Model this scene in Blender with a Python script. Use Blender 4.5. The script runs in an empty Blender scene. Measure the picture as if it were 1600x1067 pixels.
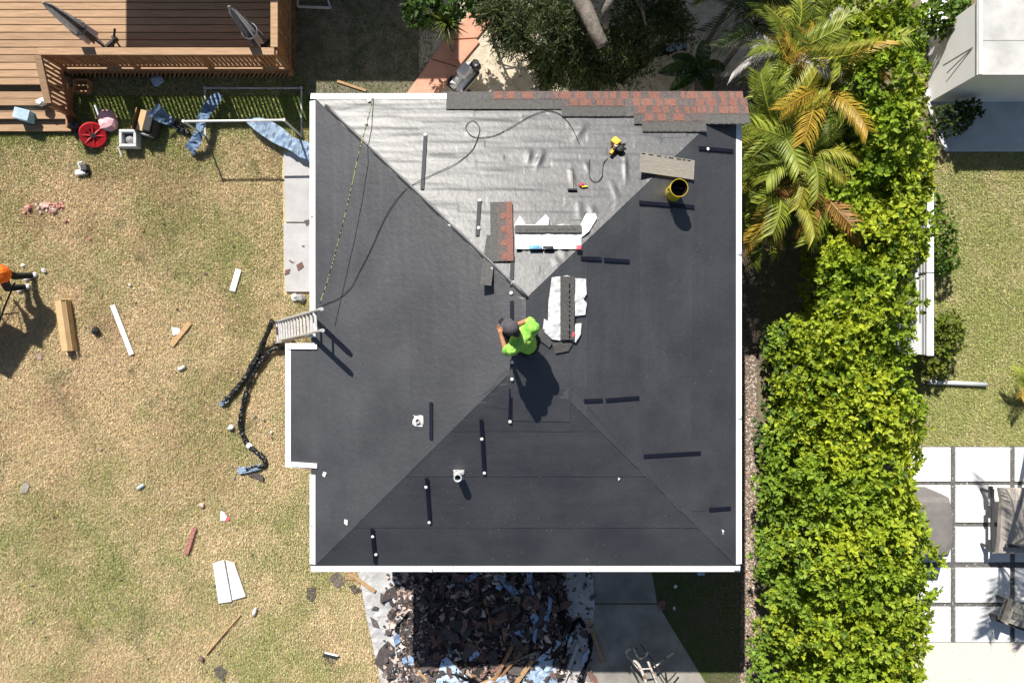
import bpy, bmesh, math, random
import numpy as np
from mathutils import Vector, Matrix, noise, geometry
R = random.Random(7); NR = np.random.default_rng(7)
H, F, CX, CY = 14.4, 1067.0, 800.0, 533.5          # drone height in metres, focal length in photo pixels
sc = bpy.context.scene
# ------------------------------------------------------------------ camera, sky, sun, exposure
cam = bpy.data.objects.new('camera', bpy.data.cameras.new('camera')); sc.collection.objects.link(cam)
cam.location = (0, 0, H); cam.data.sensor_width = 36; cam.data.lens = 36*F/1600; cam.data.clip_end = 2000
sc.camera = cam
SUN = Vector((-0.358, 0.94, 1.0)).normalized()
w = bpy.data.worlds.new('World'); sc.world = w; w.use_nodes = True
sky = w.node_tree.nodes.new('ShaderNodeTexSky'); sky.sky_type = 'NISHITA'; sky.sun_disc = False
sky.sun_elevation = math.asin(SUN.z); sky.sun_rotation = math.atan2(SUN.x, SUN.y)
bgn = w.node_tree.nodes['Background']; bgn.inputs[1].default_value = 0.05
w.node_tree.links.new(sky.outputs[0], bgn.inputs[0])
sl = bpy.data.lights.new('sun', 'SUN'); sl.energy = 5.0; sl.angle = math.radians(.5); sl.color = (1, .95, .87)
so = bpy.data.objects.new('sun', sl); sc.collection.objects.link(so)
so.rotation_euler = (-SUN).to_track_quat('-Z', 'Y').to_euler(); so.location = SUN*40
sc.view_settings.view_transform = 'Standard'; sc.view_settings.look = 'None'; sc.view_settings.exposure = 0.7
sc.view_settings.gamma = 1

# ------------------------------------------------------------------ helpers
C = sc.collection.objects
def P(px, py, z=0.0):                                # photo pixel + known height -> world point
    k = (H-z)/F
    return Vector(((px-CX)*k, (CY-py)*k, z))
def lin(r, g, b):
    f = lambda c: (c/255/12.92) if c/255 <= .04045 else ((c/255+.055)/1.055)**2.4
    return (f(r), f(g), f(b))
def mat(name, col, col2=None, rough=.7, scale=6., detail=5., bump=0., bscale=60., spec=.4, metal=0., rnd=0., attr=None,
        transl=0., stretch=(1,1,1), contrast=(.35,.65), coat=0., fine=0.):
    m = bpy.data.materials.new(name); m.use_nodes = True; nt = m.node_tree; N = nt.nodes; L = nt.links
    b = N['Principled BSDF']; b.inputs['Roughness'].default_value = rough; b.inputs['Specular IOR Level'].default_value = spec
    b.inputs['Metallic'].default_value = metal; b.inputs['Coat Weight'].default_value = coat
    geo = N.new('ShaderNodeNewGeometry'); mp = N.new('ShaderNodeMapping'); mp.inputs['Scale'].default_value = stretch
    L.new(geo.outputs['Position'], mp.inputs['Vector'])
    if attr:
        a = N.new('ShaderNodeAttribute'); a.attribute_name = attr; cout = a.outputs['Color']
    else:
        c1 = (*col, 1); c2 = (*(col2 or [x*.78 for x in col]), 1)
        n = N.new('ShaderNodeTexNoise'); n.inputs['Scale'].default_value = scale; n.inputs['Detail'].default_value = detail
        n.inputs['Roughness'].default_value = .62
        L.new(mp.outputs[0], n.inputs['Vector'])
        r = N.new('ShaderNodeValToRGB'); r.color_ramp.elements[0].position = contrast[0]; r.color_ramp.elements[1].position = contrast[1]
        r.color_ramp.elements[0].color = c2; r.color_ramp.elements[1].color = c1
        L.new(n.outputs['Fac'], r.inputs[0]); cout = r.outputs[0]
    if fine > 0:
        n3 = N.new('ShaderNodeTexNoise'); n3.inputs['Scale'].default_value = 55; n3.inputs['Detail'].default_value = 3
        L.new(mp.outputs[0], n3.inputs['Vector'])
        mr = N.new('ShaderNodeMapRange'); mr.inputs[1].default_value = .3; mr.inputs[2].default_value = .7
        mr.inputs[3].default_value = 1-fine; mr.inputs[4].default_value = 1+fine; L.new(n3.outputs['Fac'], mr.inputs[0])
        hv = N.new('ShaderNodeHueSaturation'); L.new(cout, hv.inputs['Color']); L.new(mr.outputs[0], hv.inputs['Value']); cout = hv.outputs[0]
    if rnd > 0:
        oi = N.new('ShaderNodeObjectInfo'); mr = N.new('ShaderNodeMapRange'); mr.inputs[3].default_value = 1-rnd; mr.inputs[4].default_value = 1+rnd
        L.new(oi.outputs['Random'], mr.inputs[0]); hv = N.new('ShaderNodeHueSaturation')
        L.new(cout, hv.inputs['Color']); L.new(mr.outputs[0], hv.inputs['Value']); cout = hv.outputs[0]
    L.new(cout, b.inputs['Base Color'])
    if bump > 0:
        n2 = N.new('ShaderNodeTexNoise'); n2.inputs['Scale'].default_value = bscale; n2.inputs['Detail'].default_value = 6
        L.new(mp.outputs[0], n2.inputs['Vector'])
        bp = N.new('ShaderNodeBump'); bp.inputs['Strength'].default_value = bump; bp.inputs['Distance'].default_value = .02
        L.new(n2.outputs['Fac'], bp.inputs['Height']); L.new(bp.outputs[0], b.inputs['Normal'])
    if transl > 0:
        t = N.new('ShaderNodeBsdfTranslucent'); L.new(cout, t.inputs[0]); mx = N.new('ShaderNodeMixShader'); mx.inputs[0].default_value = transl
        L.new(b.outputs[0], mx.inputs[1]); L.new(t.outputs[0], mx.inputs[2]); L.new(mx.outputs[0], N['Material Output'].inputs[0])
    return m
def tag(o, label=None, cat=None, group=None, kind=None):
    for k, v in (('label', label), ('category', cat), ('group', group), ('kind', kind)):
        if v: o[k] = v
    return o
WL = {}
def setparent(o, p):
    if p is not None:
        o.parent = p; o.matrix_parent_inverse = Matrix.Translation(-WL[p.name])
def link(name, me, parent=None, loc=(0,0,0)):
    o = bpy.data.objects.new(name, me); C.link(o); o.location = loc; WL[o.name] = Vector(loc); setparent(o, parent)
    return o
def thing(name, label, cat, loc, group=None):
    return tag(link(name, None, None, tuple(loc)), label, cat, group)
class MB:
    def __init__(s): s.v, s.f, s.m = [], [], []
    def add(s, vs, fs, mi=0):
        n = len(s.v); s.v += [Vector(a) for a in vs]; s.f += [tuple(n+i for i in f) for f in fs]; s.m += [mi]*len(fs); return s
    def box(s, c, d, rot=None, mi=0):
        c = Vector(c); x, y, z = d[0]/2, d[1]/2, d[2]/2
        vs = [Vector((a*x, b*y, e*z)) for e in (-1,1) for b in (-1,1) for a in (-1,1)]
        if rot is not None:
            M = Matrix.Rotation(rot, 3, 'Z') if isinstance(rot, (int, float)) else rot
            vs = [M @ q for q in vs]
        return s.add([q+c for q in vs], [(0,2,3,1),(4,5,7,6),(0,1,5,4),(2,6,7,3),(0,4,6,2),(1,3,7,5)], mi)
    def beam(s, a, b, w, h, mi=0, up=Vector((0,0,1))):
        a, b = Vector(a), Vector(b); d = (b-a); L = d.length; x = d.normalized(); y = up.cross(x)
        if y.length < 1e-4: y = Vector((0,1,0)).cross(x)
        y.normalize(); z = x.cross(y)
        return s.box((a+b)/2, (L, w, h), Matrix((x, y, z)).transposed(), mi)
    def tube(s, pts, r, n=8, mi=0, sq=1.0, rough=0.):
        pts = [Vector(p) for p in pts]; k = len(pts); rr = r if isinstance(r, (list, tuple)) else [r]*k
        vs, fs = [], []; yp = None
        for i, p in enumerate(pts):
            d = (pts[min(i+1, k-1)]-pts[max(i-1, 0)]).normalized()
            if yp is None: yp = d.orthogonal().normalized()
            y = (yp - d*yp.dot(d)); y = y.normalized() if y.length > 1e-5 else d.orthogonal().normalized(); yp = y; z = d.cross(y)
            for j in range(n):
                a = 2*math.pi*j/n; q = 1+(R.uniform(-rough, rough) if rough else 0)
                vs.append(p+(y*math.cos(a)+z*math.sin(a)*sq)*rr[i]*q)
        for i in range(k-1):
            for j in range(n):
                fs.append((i*n+j, i*n+(j+1)%n, (i+1)*n+(j+1)%n, (i+1)*n+j))
        fs += [tuple(range(n-1, -1, -1)), tuple((k-1)*n+j for j in range(n))]
        return s.add(vs, fs, mi)
    def lathe(s, c, prof, n=20, mi=0, cap=True):          # prof: (radius, z)
        c = Vector(c); vs, fs = [], []; k = len(prof)
        for r, z in prof: vs += [c+Vector((r*math.cos(2*math.pi*j/n), r*math.sin(2*math.pi*j/n), z)) for j in range(n)]
        for i in range(k-1):
            for j in range(n): fs.append((i*n+j, i*n+(j+1)%n, (i+1)*n+(j+1)%n, (i+1)*n+j))
        if cap: fs += [tuple(range(n-1, -1, -1)), tuple((k-1)*n+j for j in range(n))]
        return s.add(vs, fs, mi)
    def prism(s, pts, z0, z1, mi=0):
        k = len(pts); a = sum(pts[i][0]*pts[(i+1)%k][1]-pts[(i+1)%k][0]*pts[i][1] for i in range(k))
        if a < 0: pts = pts[::-1]
        vs = [Vector((p[0], p[1], z0)) for p in pts]+[Vector((p[0], p[1], z1)) for p in pts]
        return s.add(vs, [tuple(range(k-1, -1, -1)), tuple(range(k, 2*k))]+[(i, (i+1)%k, k+(i+1)%k, k+i) for i in range(k)], mi)
    def xf(s, M): s.v = [M @ q for q in s.v]; return s
    def mesh(s, mats, smooth=False, bevel=0., center=None):
        c = center if center is not None else (Vector((min(q[i] for q in s.v)+max(q[i] for q in s.v) for i in range(3)))/2 if s.v else Vector())
        me = bpy.data.meshes.new('mesh'); me.from_pydata([q-c for q in s.v], [], s.f)
        for m in (mats if isinstance(mats, (list, tuple)) else [mats]): me.materials.append(m)
        me.polygons.foreach_set('material_index', s.m)
        if bevel:
            bm = bmesh.new(); bm.from_mesh(me)
            bmesh.ops.bevel(bm, geom=[e for e in bm.edges if len(e.link_faces) == 2 and e.calc_face_angle(0) > .5], offset=bevel, segments=2, affect='EDGES', profile=.5)
            bm.to_mesh(me); bm.free()
        if smooth: me.polygons.foreach_set('use_smooth', [True]*len(me.polygons))
        return me, c
    def build(s, name, mats, parent=None, **k):
        me, c = s.mesh(mats, **k); me.name = name
        return link(name, me, parent, tuple(c))
def npmesh(name, V, Fq, m, parent=None, cols=None, smooth=False):   # big numpy mesh: V (n,3), Fq (f,3 or 4)
    me = bpy.data.meshes.new(name); n, k = len(V), Fq.shape[1]
    me.vertices.add(n); me.vertices.foreach_set('co', V.astype(np.float32).ravel())
    me.loops.add(Fq.size); me.loops.foreach_set('vertex_index', Fq.astype(np.int32).ravel())
    me.polygons.add(len(Fq)); me.polygons.foreach_set('loop_start', np.arange(0, Fq.size, k, dtype=np.int32))
    me.polygons.foreach_set('loop_total', np.full(len(Fq), k, np.int32))
    if smooth: me.polygons.foreach_set('use_smooth', np.ones(len(Fq), bool))
    if cols is not None:
        a = me.color_attributes.new('tint', 'FLOAT_COLOR', 'POINT')
        a.data.foreach_set('color', np.concatenate([cols, np.ones((n, 1))], 1).astype(np.float32).ravel())
    me.materials.append(m); me.update(calc_edges=True)
    return link(name, me, parent)
def vnoise(x, y, s, seed=0):                               # smooth value noise for numpy points
    r = np.random.default_rng(seed).random((97, 97)); x, y = (x*.83+y*.56)*s+41.3, (y*.83-x*.56)*s+17.7
    i, j = np.floor(x).astype(int), np.floor(y).astype(int); u, v = x-i, y-j; u = u*u*(3-2*u); v = v*v*(3-2*v)
    g = lambda a, b: r[a % 97, b % 97]
    return (g(i,j)*(1-u)+g(i+1,j)*u)*(1-v)+(g(i,j+1)*(1-u)+g(i+1,j+1)*u)*v
def unit(a): return a/np.maximum(np.linalg.norm(a, axis=1, keepdims=True), 1e-6)
def leaves(pos, d, nrm, ln, wd, fold=.25):                # folded diamond leaves -> V (4n,3), tris
    d = unit(d); sd = unit(np.cross(d, nrm)); up = np.cross(sd, d); ln = ln[:, None]; wd = wd[:, None]
    mid = pos+d*ln*.55
    V = np.stack([pos, mid+sd*wd/2+up*wd*fold, pos+d*ln, mid-sd*wd/2+up*wd*fold], 1).reshape(-1, 3)
    i = np.arange(len(pos))[:, None]*4
    return V, np.concatenate([i+[0, 1, 2], i+[0, 2, 3]], 0)
def inpoly(px, py, poly):
    r = np.zeros(len(px), bool); k = len(poly)
    for i in range(k):
        (x0, y0), (x1, y1) = poly[i], poly[(i+1) % k]
        c = ((y0 > py) != (y1 > py)) & (px < (x1-x0)*(py-y0)/((y1-y0) or 1e-9)+x0); r ^= c
    return r
def sheet(name, outline, zf, mats, parent=None, thick=.004, amp=.02, freq=7., step=.05, ridge=0., lift=0.):
    """crumpled sheet: outline = world xy list, zf(x,y) = what it lies on"""
    o = [Vector((p[0], p[1])) for p in outline]; k = len(o); vs, edges = [], []
    for i in range(k):
        a, b = o[i], o[(i+1) % k]; n = max(1, int((b-a).length/step))
        for t in range(n): vs.append(a.lerp(b, t/n))
    nb = len(vs); edges = [(i, (i+1) % nb) for i in range(nb)]
    xs = [p.x for p in o]; ys = [p.y for p in o]
    gx, gy = np.meshgrid(np.arange(min(xs), max(xs), step), np.arange(min(ys), max(ys), step)); gx = gx.ravel(); gy = gy.ravel()
    ok = inpoly(gx, gy, [(p.x, p.y) for p in o])
    vs += [Vector((x+R.uniform(-.2, .2)*step, y+R.uniform(-.2, .2)*step)) for x, y in zip(gx[ok], gy[ok])]
    r = geometry.delaunay_2d_cdt(vs, edges, [], 1, 1e-5)
    def z(p):
        a = abs(noise.noise((p.x*freq, p.y*freq, 3.1)))+.5*abs(noise.noise((p.x*freq*2.3, p.y*freq*2.3, 9.)))
        return zf(p.x, p.y)+lift+thick+amp*a+ridge*max(0, noise.noise((p.x*1.7, p.y*1.7, 5.)))
    bm = bmesh.new(); bv = [bm.verts.new((p.x, p.y, z(p))) for p in r[0]]
    for f in r[2]:
        try: bm.faces.new([bv[i] for i in f])
        except ValueError: pass
    bmesh.ops.recalc_face_normals(bm, faces=bm.faces)
    if bm.faces and sum(f.normal.z for f in bm.faces) < 0: bmesh.ops.reverse_faces(bm, faces=bm.faces)
    bmesh.ops.solidify(bm, geom=bm.faces[:], thickness=thick*.8)
    c = Vector((sum(xs)/k, sum(ys)/k, zf(sum(xs)/k, sum(ys)/k)))
    bmesh.ops.translate(bm, verts=bm.verts, vec=-c)
    me = bpy.data.meshes.new(name); bm.to_mesh(me); bm.free()
    for m in (mats if isinstance(mats, list) else [mats]): me.materials.append(m)
    return link(name, me, parent, tuple(c))
def spline(pts, n=8):                                     # Catmull-Rom through points
    p = [Vector(a) for a in pts]; p = [2*p[0]-p[1]]+p+[2*p[-1]-p[-2]]; out = []
    for i in range(1, len(p)-2):
        for t in range(n):
            u = t/n; out.append(.5*((2*p[i])+(p[i+1]-p[i-1])*u+(2*p[i-1]-5*p[i]+4*p[i+1]-p[i+2])*u*u+(3*p[i]-p[i-1]-3*p[i+1]+p[i+2])*u**3))
    return out+[p[-2]]
def ribbon(name, pts, wd, m, parent=None, amp=.02, twist=0., seg=5, thick=.006, n=7):
    """crumpled strip of film along a path"""
    q = spline(pts, n); vs, fs = [], []; k = len(q); ws = wd if isinstance(wd, (list, tuple)) else [wd]*2
    for i, p in enumerate(q):
        d = (q[min(i+1, k-1)]-q[max(i-1, 0)]); t = i/(k-1); d.normalize(); sd = d.cross(Vector((0,0,1)))
        sd = sd.normalized() if sd.length > .05 else Vector((1,0,0)); up = sd.cross(d)
        a = math.sin(t*twist*6.28)*1.1; fw = t*(len(ws)-1); j = min(int(fw), len(ws)-2); W = ws[j]*(1-fw+j)+ws[j+1]*(fw-j)
        W *= 1+.3*noise.noise(p*5)
        for s in range(seg+1):
            u = s/seg-.5; b = p+(sd*math.cos(a)+up*math.sin(a))*u*W
            vs.append(b+up*(amp*(abs(noise.noise(b*9))*2.4+abs(noise.noise(b*23))*.8+(s % 2)*.2)))
    for i in range(k-1):
        for s in range(seg): a = i*(seg+1)+s; fs.append((a, a+1, a+seg+2, a+seg+1))
    c = sum(vs, Vector())/len(vs); bm = bmesh.new(); bv = [bm.verts.new(v-c) for v in vs]
    for f in fs: bm.faces.new([bv[i] for i in f])
    bmesh.ops.solidify(bm, geom=bm.faces[:], thickness=thick)
    me = bpy.data.meshes.new(name); bm.to_mesh(me); bm.free(); me.materials.append(m)
    return link(name, me, parent, tuple(c))
def blob(name, caps, m, parent=None, vox=.012, sm=5, folds=0.):
    """one continuous skin over tapered capsules"""
    mb = MB()
    for a, ra, b, rb in caps:
        a, b = Vector(a), Vector(b)
        if (b-a).length < 1e-4: b = a+Vector((0,0,1e-3))
        d = (b-a).normalized(); pts, rr = [], []
        for t in (80, 60, 35, 10): pts.append(a-d*ra*math.sin(math.radians(t))); rr.append(ra*math.cos(math.radians(t)))
        for t in (10, 35, 60, 80): pts.append(b+d*rb*math.sin(math.radians(t))); rr.append(rb*math.cos(math.radians(t)))
        mb.tube(pts, rr, 12)
    me, c = mb.mesh(m); o = bpy.data.objects.new('tmp', me); C.link(o)
    x = o.modifiers.new('r', 'REMESH'); x.mode = 'VOXEL'; x.voxel_size = vox; x.use_smooth_shade = True
    y = o.modifiers.new('s', 'SMOOTH'); y.iterations = sm
    dg = bpy.context.evaluated_depsgraph_get(); me2 = bpy.data.meshes.new_from_object(o.evaluated_get(dg)); bpy.data.objects.remove(o)
    for v in (me2.vertices if folds else ()):
        q = v.co; v.co = q+v.normal*folds*(abs(noise.noise((q.x*9+q.z*5, q.y*9, q.z*4)))*1.6-.5+.5*noise.noise(q*22))
    if not me2.materials: me2.materials.append(m)
    return link(name, me2, parent, tuple(c))
def pxpoly(pts, z=0.): return [tuple(P(a, b, z).xy) for a, b in pts]
def flat(name, pts, z, m, kind='structure', parent=None, th=.05):   # ground slab from pixel outline
    o = MB().prism(pxpoly(pts, z), z-th, z).build(name, m, parent)
    if kind: o['kind'] = kind
    return o

# ------------------------------------------------------------------ materials
M = {}
M['soil'] = mat('soil', (.21,.17,.105), (.12,.105,.055), rough=.95, scale=9, bump=.5, bscale=70, fine=.3)
M['thatch'] = mat('thatch', (.60,.475,.30), (.44,.36,.205), rough=.95, scale=1.6, detail=9, bump=.6, bscale=90, fine=.35)
M['darkdirt'] = mat('dark_dirt', (.24,.20,.15), (.10,.11,.06), rough=.95, scale=3.5, detail=8, bump=.6, fine=.4)
M['moss'] = mat('moss_ground', (.06,.085,.02), (.11,.085,.06), rough=.95, scale=2.4, detail=8, bump=.6, fine=.4)
M['sand'] = mat('sand', (.56,.50,.40), (.40,.34,.25), rough=.95, scale=5, detail=8, bump=.4, fine=.12)
M['mulch'] = mat('mulch', (.20,.16,.13), (.10,.08,.065), rough=.95, scale=14, detail=8, bump=.8, fine=.4)  # dark mulch tone stands in for the shade under the palms
M['terra'] = mat('terracotta_concrete', (.60,.31,.215), (.50,.25,.17), rough=.85, scale=4, bump=.15, fine=.06)
M['conc'] = mat('concrete', (.33,.305,.27), (.19,.178,.16), rough=.85, scale=1.8, detail=8, bump=.15, fine=.06)
M['shedroof'] = mat('stained_roof', (.58,.57,.55), (.40,.395,.385), rough=.85, scale=1.6, detail=9, fine=.05)
M['concpale'] = mat('pale_concrete', (.44,.435,.435), (.36,.355,.355), rough=.85, scale=3, detail=8, bump=.1, fine=.05)
M['paver'] = mat('white_paver', (.78,.79,.79), (.62,.63,.63), rough=.7, scale=3.5, detail=10, bump=.05, rnd=.06, contrast=(.25,.6))
M['gravel'] = mat('gravel', (.22,.21,.20), (.05,.05,.05), rough=.9, scale=60, detail=2, bump=.8, bscale=120)
M['terrazzo'] = mat('terrazzo', (.68,.62,.55), (.56,.49,.43), rough=.75, scale=25, fine=.1)
M['stucco'] = mat('stucco', (.62,.60,.55), rough=.9, bump=.3)
M['white'] = mat('white_metal', (.86,.86,.85), (.80,.80,.79), rough=.4, scale=3)
M['under'] = mat('underlayment', (.051,.0525,.057), (.0245,.0255,.030), rough=.50, scale=1.2, detail=13, bump=.22, bscale=14, spec=.95, fine=.16, rnd=.09, contrast=(.3,.72))
M['tape'] = mat('navy_tape', (.006,.008,.02), (.004,.005,.012), rough=.55, spec=.3)
M['ply'] = mat('sheathing', (.35,.25,.15), rough=.8)
M['tile_r'] = mat('terracotta_granule', (.215,.102,.077), (.155,.078,.063), rough=.9, scale=30, fine=.3, rnd=.10, spec=.25)
M['tile_g'] = mat('grey_granule', (.125,.10,.095), (.085,.072,.07), rough=.9, scale=26, fine=.3, rnd=.10, spec=.25)
M['lap'] = mat('shingle_headlap', (.095,.093,.09), (.07,.068,.066), rough=.85, scale=22, fine=.25, rnd=.08, spec=.3)
M['back'] = mat('shingle_back', (.32,.295,.25), (.24,.225,.19), rough=.85, scale=9, fine=.2, stretch=(1,5,1))
M['tar'] = mat('black_sealant', (.01,.01,.011), rough=.5)
M['wrap'] = mat('white_wrapper', (.72,.72,.72), (.62,.62,.64), rough=.45, bump=.1)
M['pink'] = mat('pink_print', (.75,.12,.16), (.6,.1,.12), rough=.5)
M['cyan'] = mat('blue_print', (.1,.35,.6), (.03,.05,.2), rough=.5)
M['wood'] = mat('deck_wood', (.41,.265,.155), (.27,.165,.092), rough=.75, scale=5, stretch=(.5,9,5), detail=7, bump=.15, rnd=.16)
M['woodred'] = mat('stained_wood', (.34,.185,.095), (.23,.115,.06), rough=.75, scale=6, bump=.15, rnd=.14)
M['plank'] = mat('raw_plank', (.50,.33,.17), (.36,.22,.11), rough=.8, scale=14, bump=.2, rnd=.2)
M['plankdark'] = mat('weathered_plank', (.30,.16,.08), (.20,.10,.05), rough=.8, scale=14, bump=.2, rnd=.2)
M['card'] = mat('cardboard', (.55,.38,.20), (.47,.32,.16), rough=.85, scale=5)
M['alu'] = mat('aluminium', (.62,.60,.58), (.46,.44,.43), rough=.45, metal=.35, scale=18)
M['blackplastic'] = mat('black_film', (.008,.008,.009), (.012,.012,.013), rough=.28, spec=.5, bump=.5, bscale=45)
M['blue'] = mat('blue_film', (.28,.40,.58), (.12,.20,.34), rough=.5, scale=9, rnd=.2, bump=.3)  # darker second blue stands for shadowed parts of the film
M['bluepale'] = mat('pale_blue_film', (.46,.56,.68), (.28,.42,.60), rough=.5, scale=7, rnd=.1, bump=.3)
M['scrap'] = mat('torn_shingle', (.11,.09,.086), (.06,.052,.052), rough=.85, scale=25, rnd=.4, fine=.25)
M['scrapred'] = mat('torn_red_shingle', (.20,.11,.09), (.11,.07,.06), rough=.85, scale=18, rnd=.3, fine=.25)
M['scrappink'] = mat('pale_chip', (.55,.42,.36), (.36,.24,.2), rough=.85, scale=18, rnd=.3)
M['tarp'] = mat('clear_white_sheet', (.50,.50,.50), (.36,.36,.37), rough=.4, scale=3, bump=.4, bscale=25)
M['black'] = mat('black_rubber', (.012,.012,.012), rough=.6)
M['charcoal'] = mat('charcoal', (.05,.05,.055), rough=.6, scale=20)
M['grey'] = mat('grey_plastic', (.30,.30,.30), (.24,.24,.24), rough=.6)
M['shedwall'] = mat('shed_paint', (.80,.80,.79), (.74,.74,.73), rough=.7, scale=2.5, fine=.03)
M['lightgrey'] = mat('light_grey_paint', (.55,.56,.57), (.46,.47,.48), rough=.6, scale=2.5, fine=.04)
M['greyfab'] = mat('taupe_cover', (.19,.175,.17), (.155,.145,.14), rough=.85, scale=8, bump=.25, bscale=18)
M['beigefab'] = mat('striped_canvas', (.45,.40,.35), (.31,.28,.25), rough=.85, scale=9, stretch=(4,.3,.3))
M['red'] = mat('red_plastic', (.50,.015,.02), (.36,.01,.015), rough=.45)
M['rosy'] = mat('pink_plastic', (.75,.45,.47), (.66,.36,.4), rough=.6)
M['redscrap'] = mat('pink_foam', (.62,.34,.29), (.42,.15,.12), rough=.9, scale=14, rnd=.3)
M['yellow'] = mat('yellow_plastic', (.72,.55,.015), (.6,.43,.01), rough=.4, scale=12)
M['amber'] = mat('amber_plastic', (.75,.42,.03), (.65,.33,.02), rough=.4)
M['skyblue'] = mat('sky_blue_plastic', (.10,.40,.62), (.35,.6,.75), rough=.5, scale=9)
M['neon'] = mat('neon_green_cloth', (.15,.50,.05), (.38,.62,.12), rough=.85, scale=7, bump=.35, bscale=16)
M['orangecloth'] = mat('orange_cloth', (.80,.12,.01), (.85,.2,.01), rough=.85, scale=7, bump=.35, bscale=16)
M['skin'] = mat('tanned_skin', (.40,.19,.11), (.34,.155,.09), rough=.55)
M['cap'] = mat('grey_cap', (.085,.075,.085), (.05,.048,.055), rough=.9, scale=30)
M['denim'] = mat('dark_trousers', (.02,.022,.028), (.014,.015,.02), rough=.9, bump=.2)
M['khaki'] = mat('grey_boot', (.16,.15,.135), rough=.8)
M['hair'] = mat('black_hair', (.01,.008,.007), rough=.6)
M['rust'] = mat('rusty_pipe', (.55,.52,.48), (.25,.12,.06), rough=.6, scale=11, contrast=(.4,.5))
M['steel'] = mat('dark_steel', (.10,.085,.075), (.06,.05,.045), rough=.5, metal=.5)
M['bark'] = mat('bark', (.20,.175,.15), (.10,.085,.07), rough=.95, scale=9, bump=.7, bscale=25)
M['leaf'] = mat('leaf', (0,0,0), attr='tint', rough=.55, transl=.36, spec=.35)
M['palm'] = mat('palm_leaf', (0,0,0), attr='tint', rough=.5, transl=.25, spec=.35)
M['grass'] = mat('grass_blade', (0,0,0), attr='tint', rough=.75, transl=.15, spec=.2)
M['rope'] = mat('rope', (.30,.33,.10), (.01,.01,.01), rough=.8, scale=30, detail=0, contrast=(.48,.52))
M['brick'] = mat('maroon_strip', (.24,.05,.05), (.36,.18,.15), rough=.7, scale=26, contrast=(.5,.6))
M['canopy_a'] = mat('pale_canopy', (.78,.78,.80), (.64,.64,.67), rough=.9)
M['canopy_b'] = mat('navy_canopy', (.22,.24,.30), (.15,.165,.21), rough=.9)
#==STRUCTURE==
# ------------------------------------------------------------------ ground and paving
g = MB().prism([(-300,-300),(300,-300),(300,300),(-300,300)], -.5, 0).build('ground', M['soil']); g['kind'] = 'structure'
flat('lawn', [(-150,120),(560,120),(560,880),(600,1200),(-150,1200)], .004, M['thatch'], th=.003)
flat('dirt_yard', [(440,-160),(655,-160),(655,190),(440,190)], .008, M['darkdirt'], th=.003)
flat('sand_yard', [(650,-160),(1180,-160),(1180,190),(630,190)], .004, M['sand'], th=.003)
flat('side_yard', [(1085,120),(1185,120),(1185,1200),(1085,1200)], .008, M['mulch'], th=.003)
flat('mossy_yard', [(1010,780),(1159,780),(1159,1200),(1010,1200)], .012, M['moss'], th=.003)
flat('neighbour_lawn', [(1385,225),(1720,225),(1720,697),(1385,697)], .004, M['thatch'], th=.003)
path = link('garden_path', None, None, tuple(P(700,80))); path['kind'] = 'structure'
for q in ([(696,62),(742,12),(779,17),(746,59)], [(674,91),(694,64),(744,61),(749,66),(717,104)], [(634,148),(673,93),(716,106),(688,146)],
          [(600,196),(633,150),(687,148),(655,196)]):
    MB().prism(pxpoly(q, .05), .0, .05).build('path_slab', M['terra'], path, bevel=.006)
pad = link('side_slab', None, None, tuple(P(480,340))); pad['kind'] = 'structure'
for y0, y1 in ((238, 347), (349, 456)):
    MB().prism(pxpoly([(443,y0),(530,y0),(530,y1),(446,y1)], .06), 0, .06).build('concrete_slab', M['concpale'], pad, bevel=.008)
drv = link('driveway', None, None, tuple(P(960,960))); drv['kind'] = 'structure'
for q in ([(600,760),(1000,760),(1014,868),(1027,942),(600,942)], [(600,944),(1028,944),(1045,972),(1100,1062),(1180,1190),(600,1190)]):
    MB().prism(pxpoly(q, .03), 0, .03).build('driveway_slab', M['conc'], drv, bevel=.006)
pat = link('paver_patio', None, None, tuple(P(1500,850))); pat['kind'] = 'structure'
for i, (x0, x1) in enumerate(((1395,1485.5),(1493.5,1578.5),(1586.5,1680))):
    for y0, y1 in ((699,752),(758,816),(823,878),(887,941),(948,1003)):
        MB().prism(pxpoly([(x0,y0),(x1,y0),(x1,y1),(x0,y1)], .05), 0, .05).build('paver', M['paver'], pat, bevel=.006)
flat('gravel_joint', [(1380,697),(1700,697),(1700,1003.5),(1380,1003.5)], .022, M['gravel'], parent=pat, kind=None, th=.02)
flat('terrace', [(1380,1004.5),(1720,1004.5),(1720,1200),(1380,1200)], .05, M['terrazzo'], th=.05)
flat('shaded_patio', [(1440,140),(1720,140),(1720,237),(1476,237)], .05, M['lightgrey'], th=.05)
flat('pale_walk', [(1440,-120),(1500,-120),(1475,70),(1440,70)], .03, M['paver'], th=.03)
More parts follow.
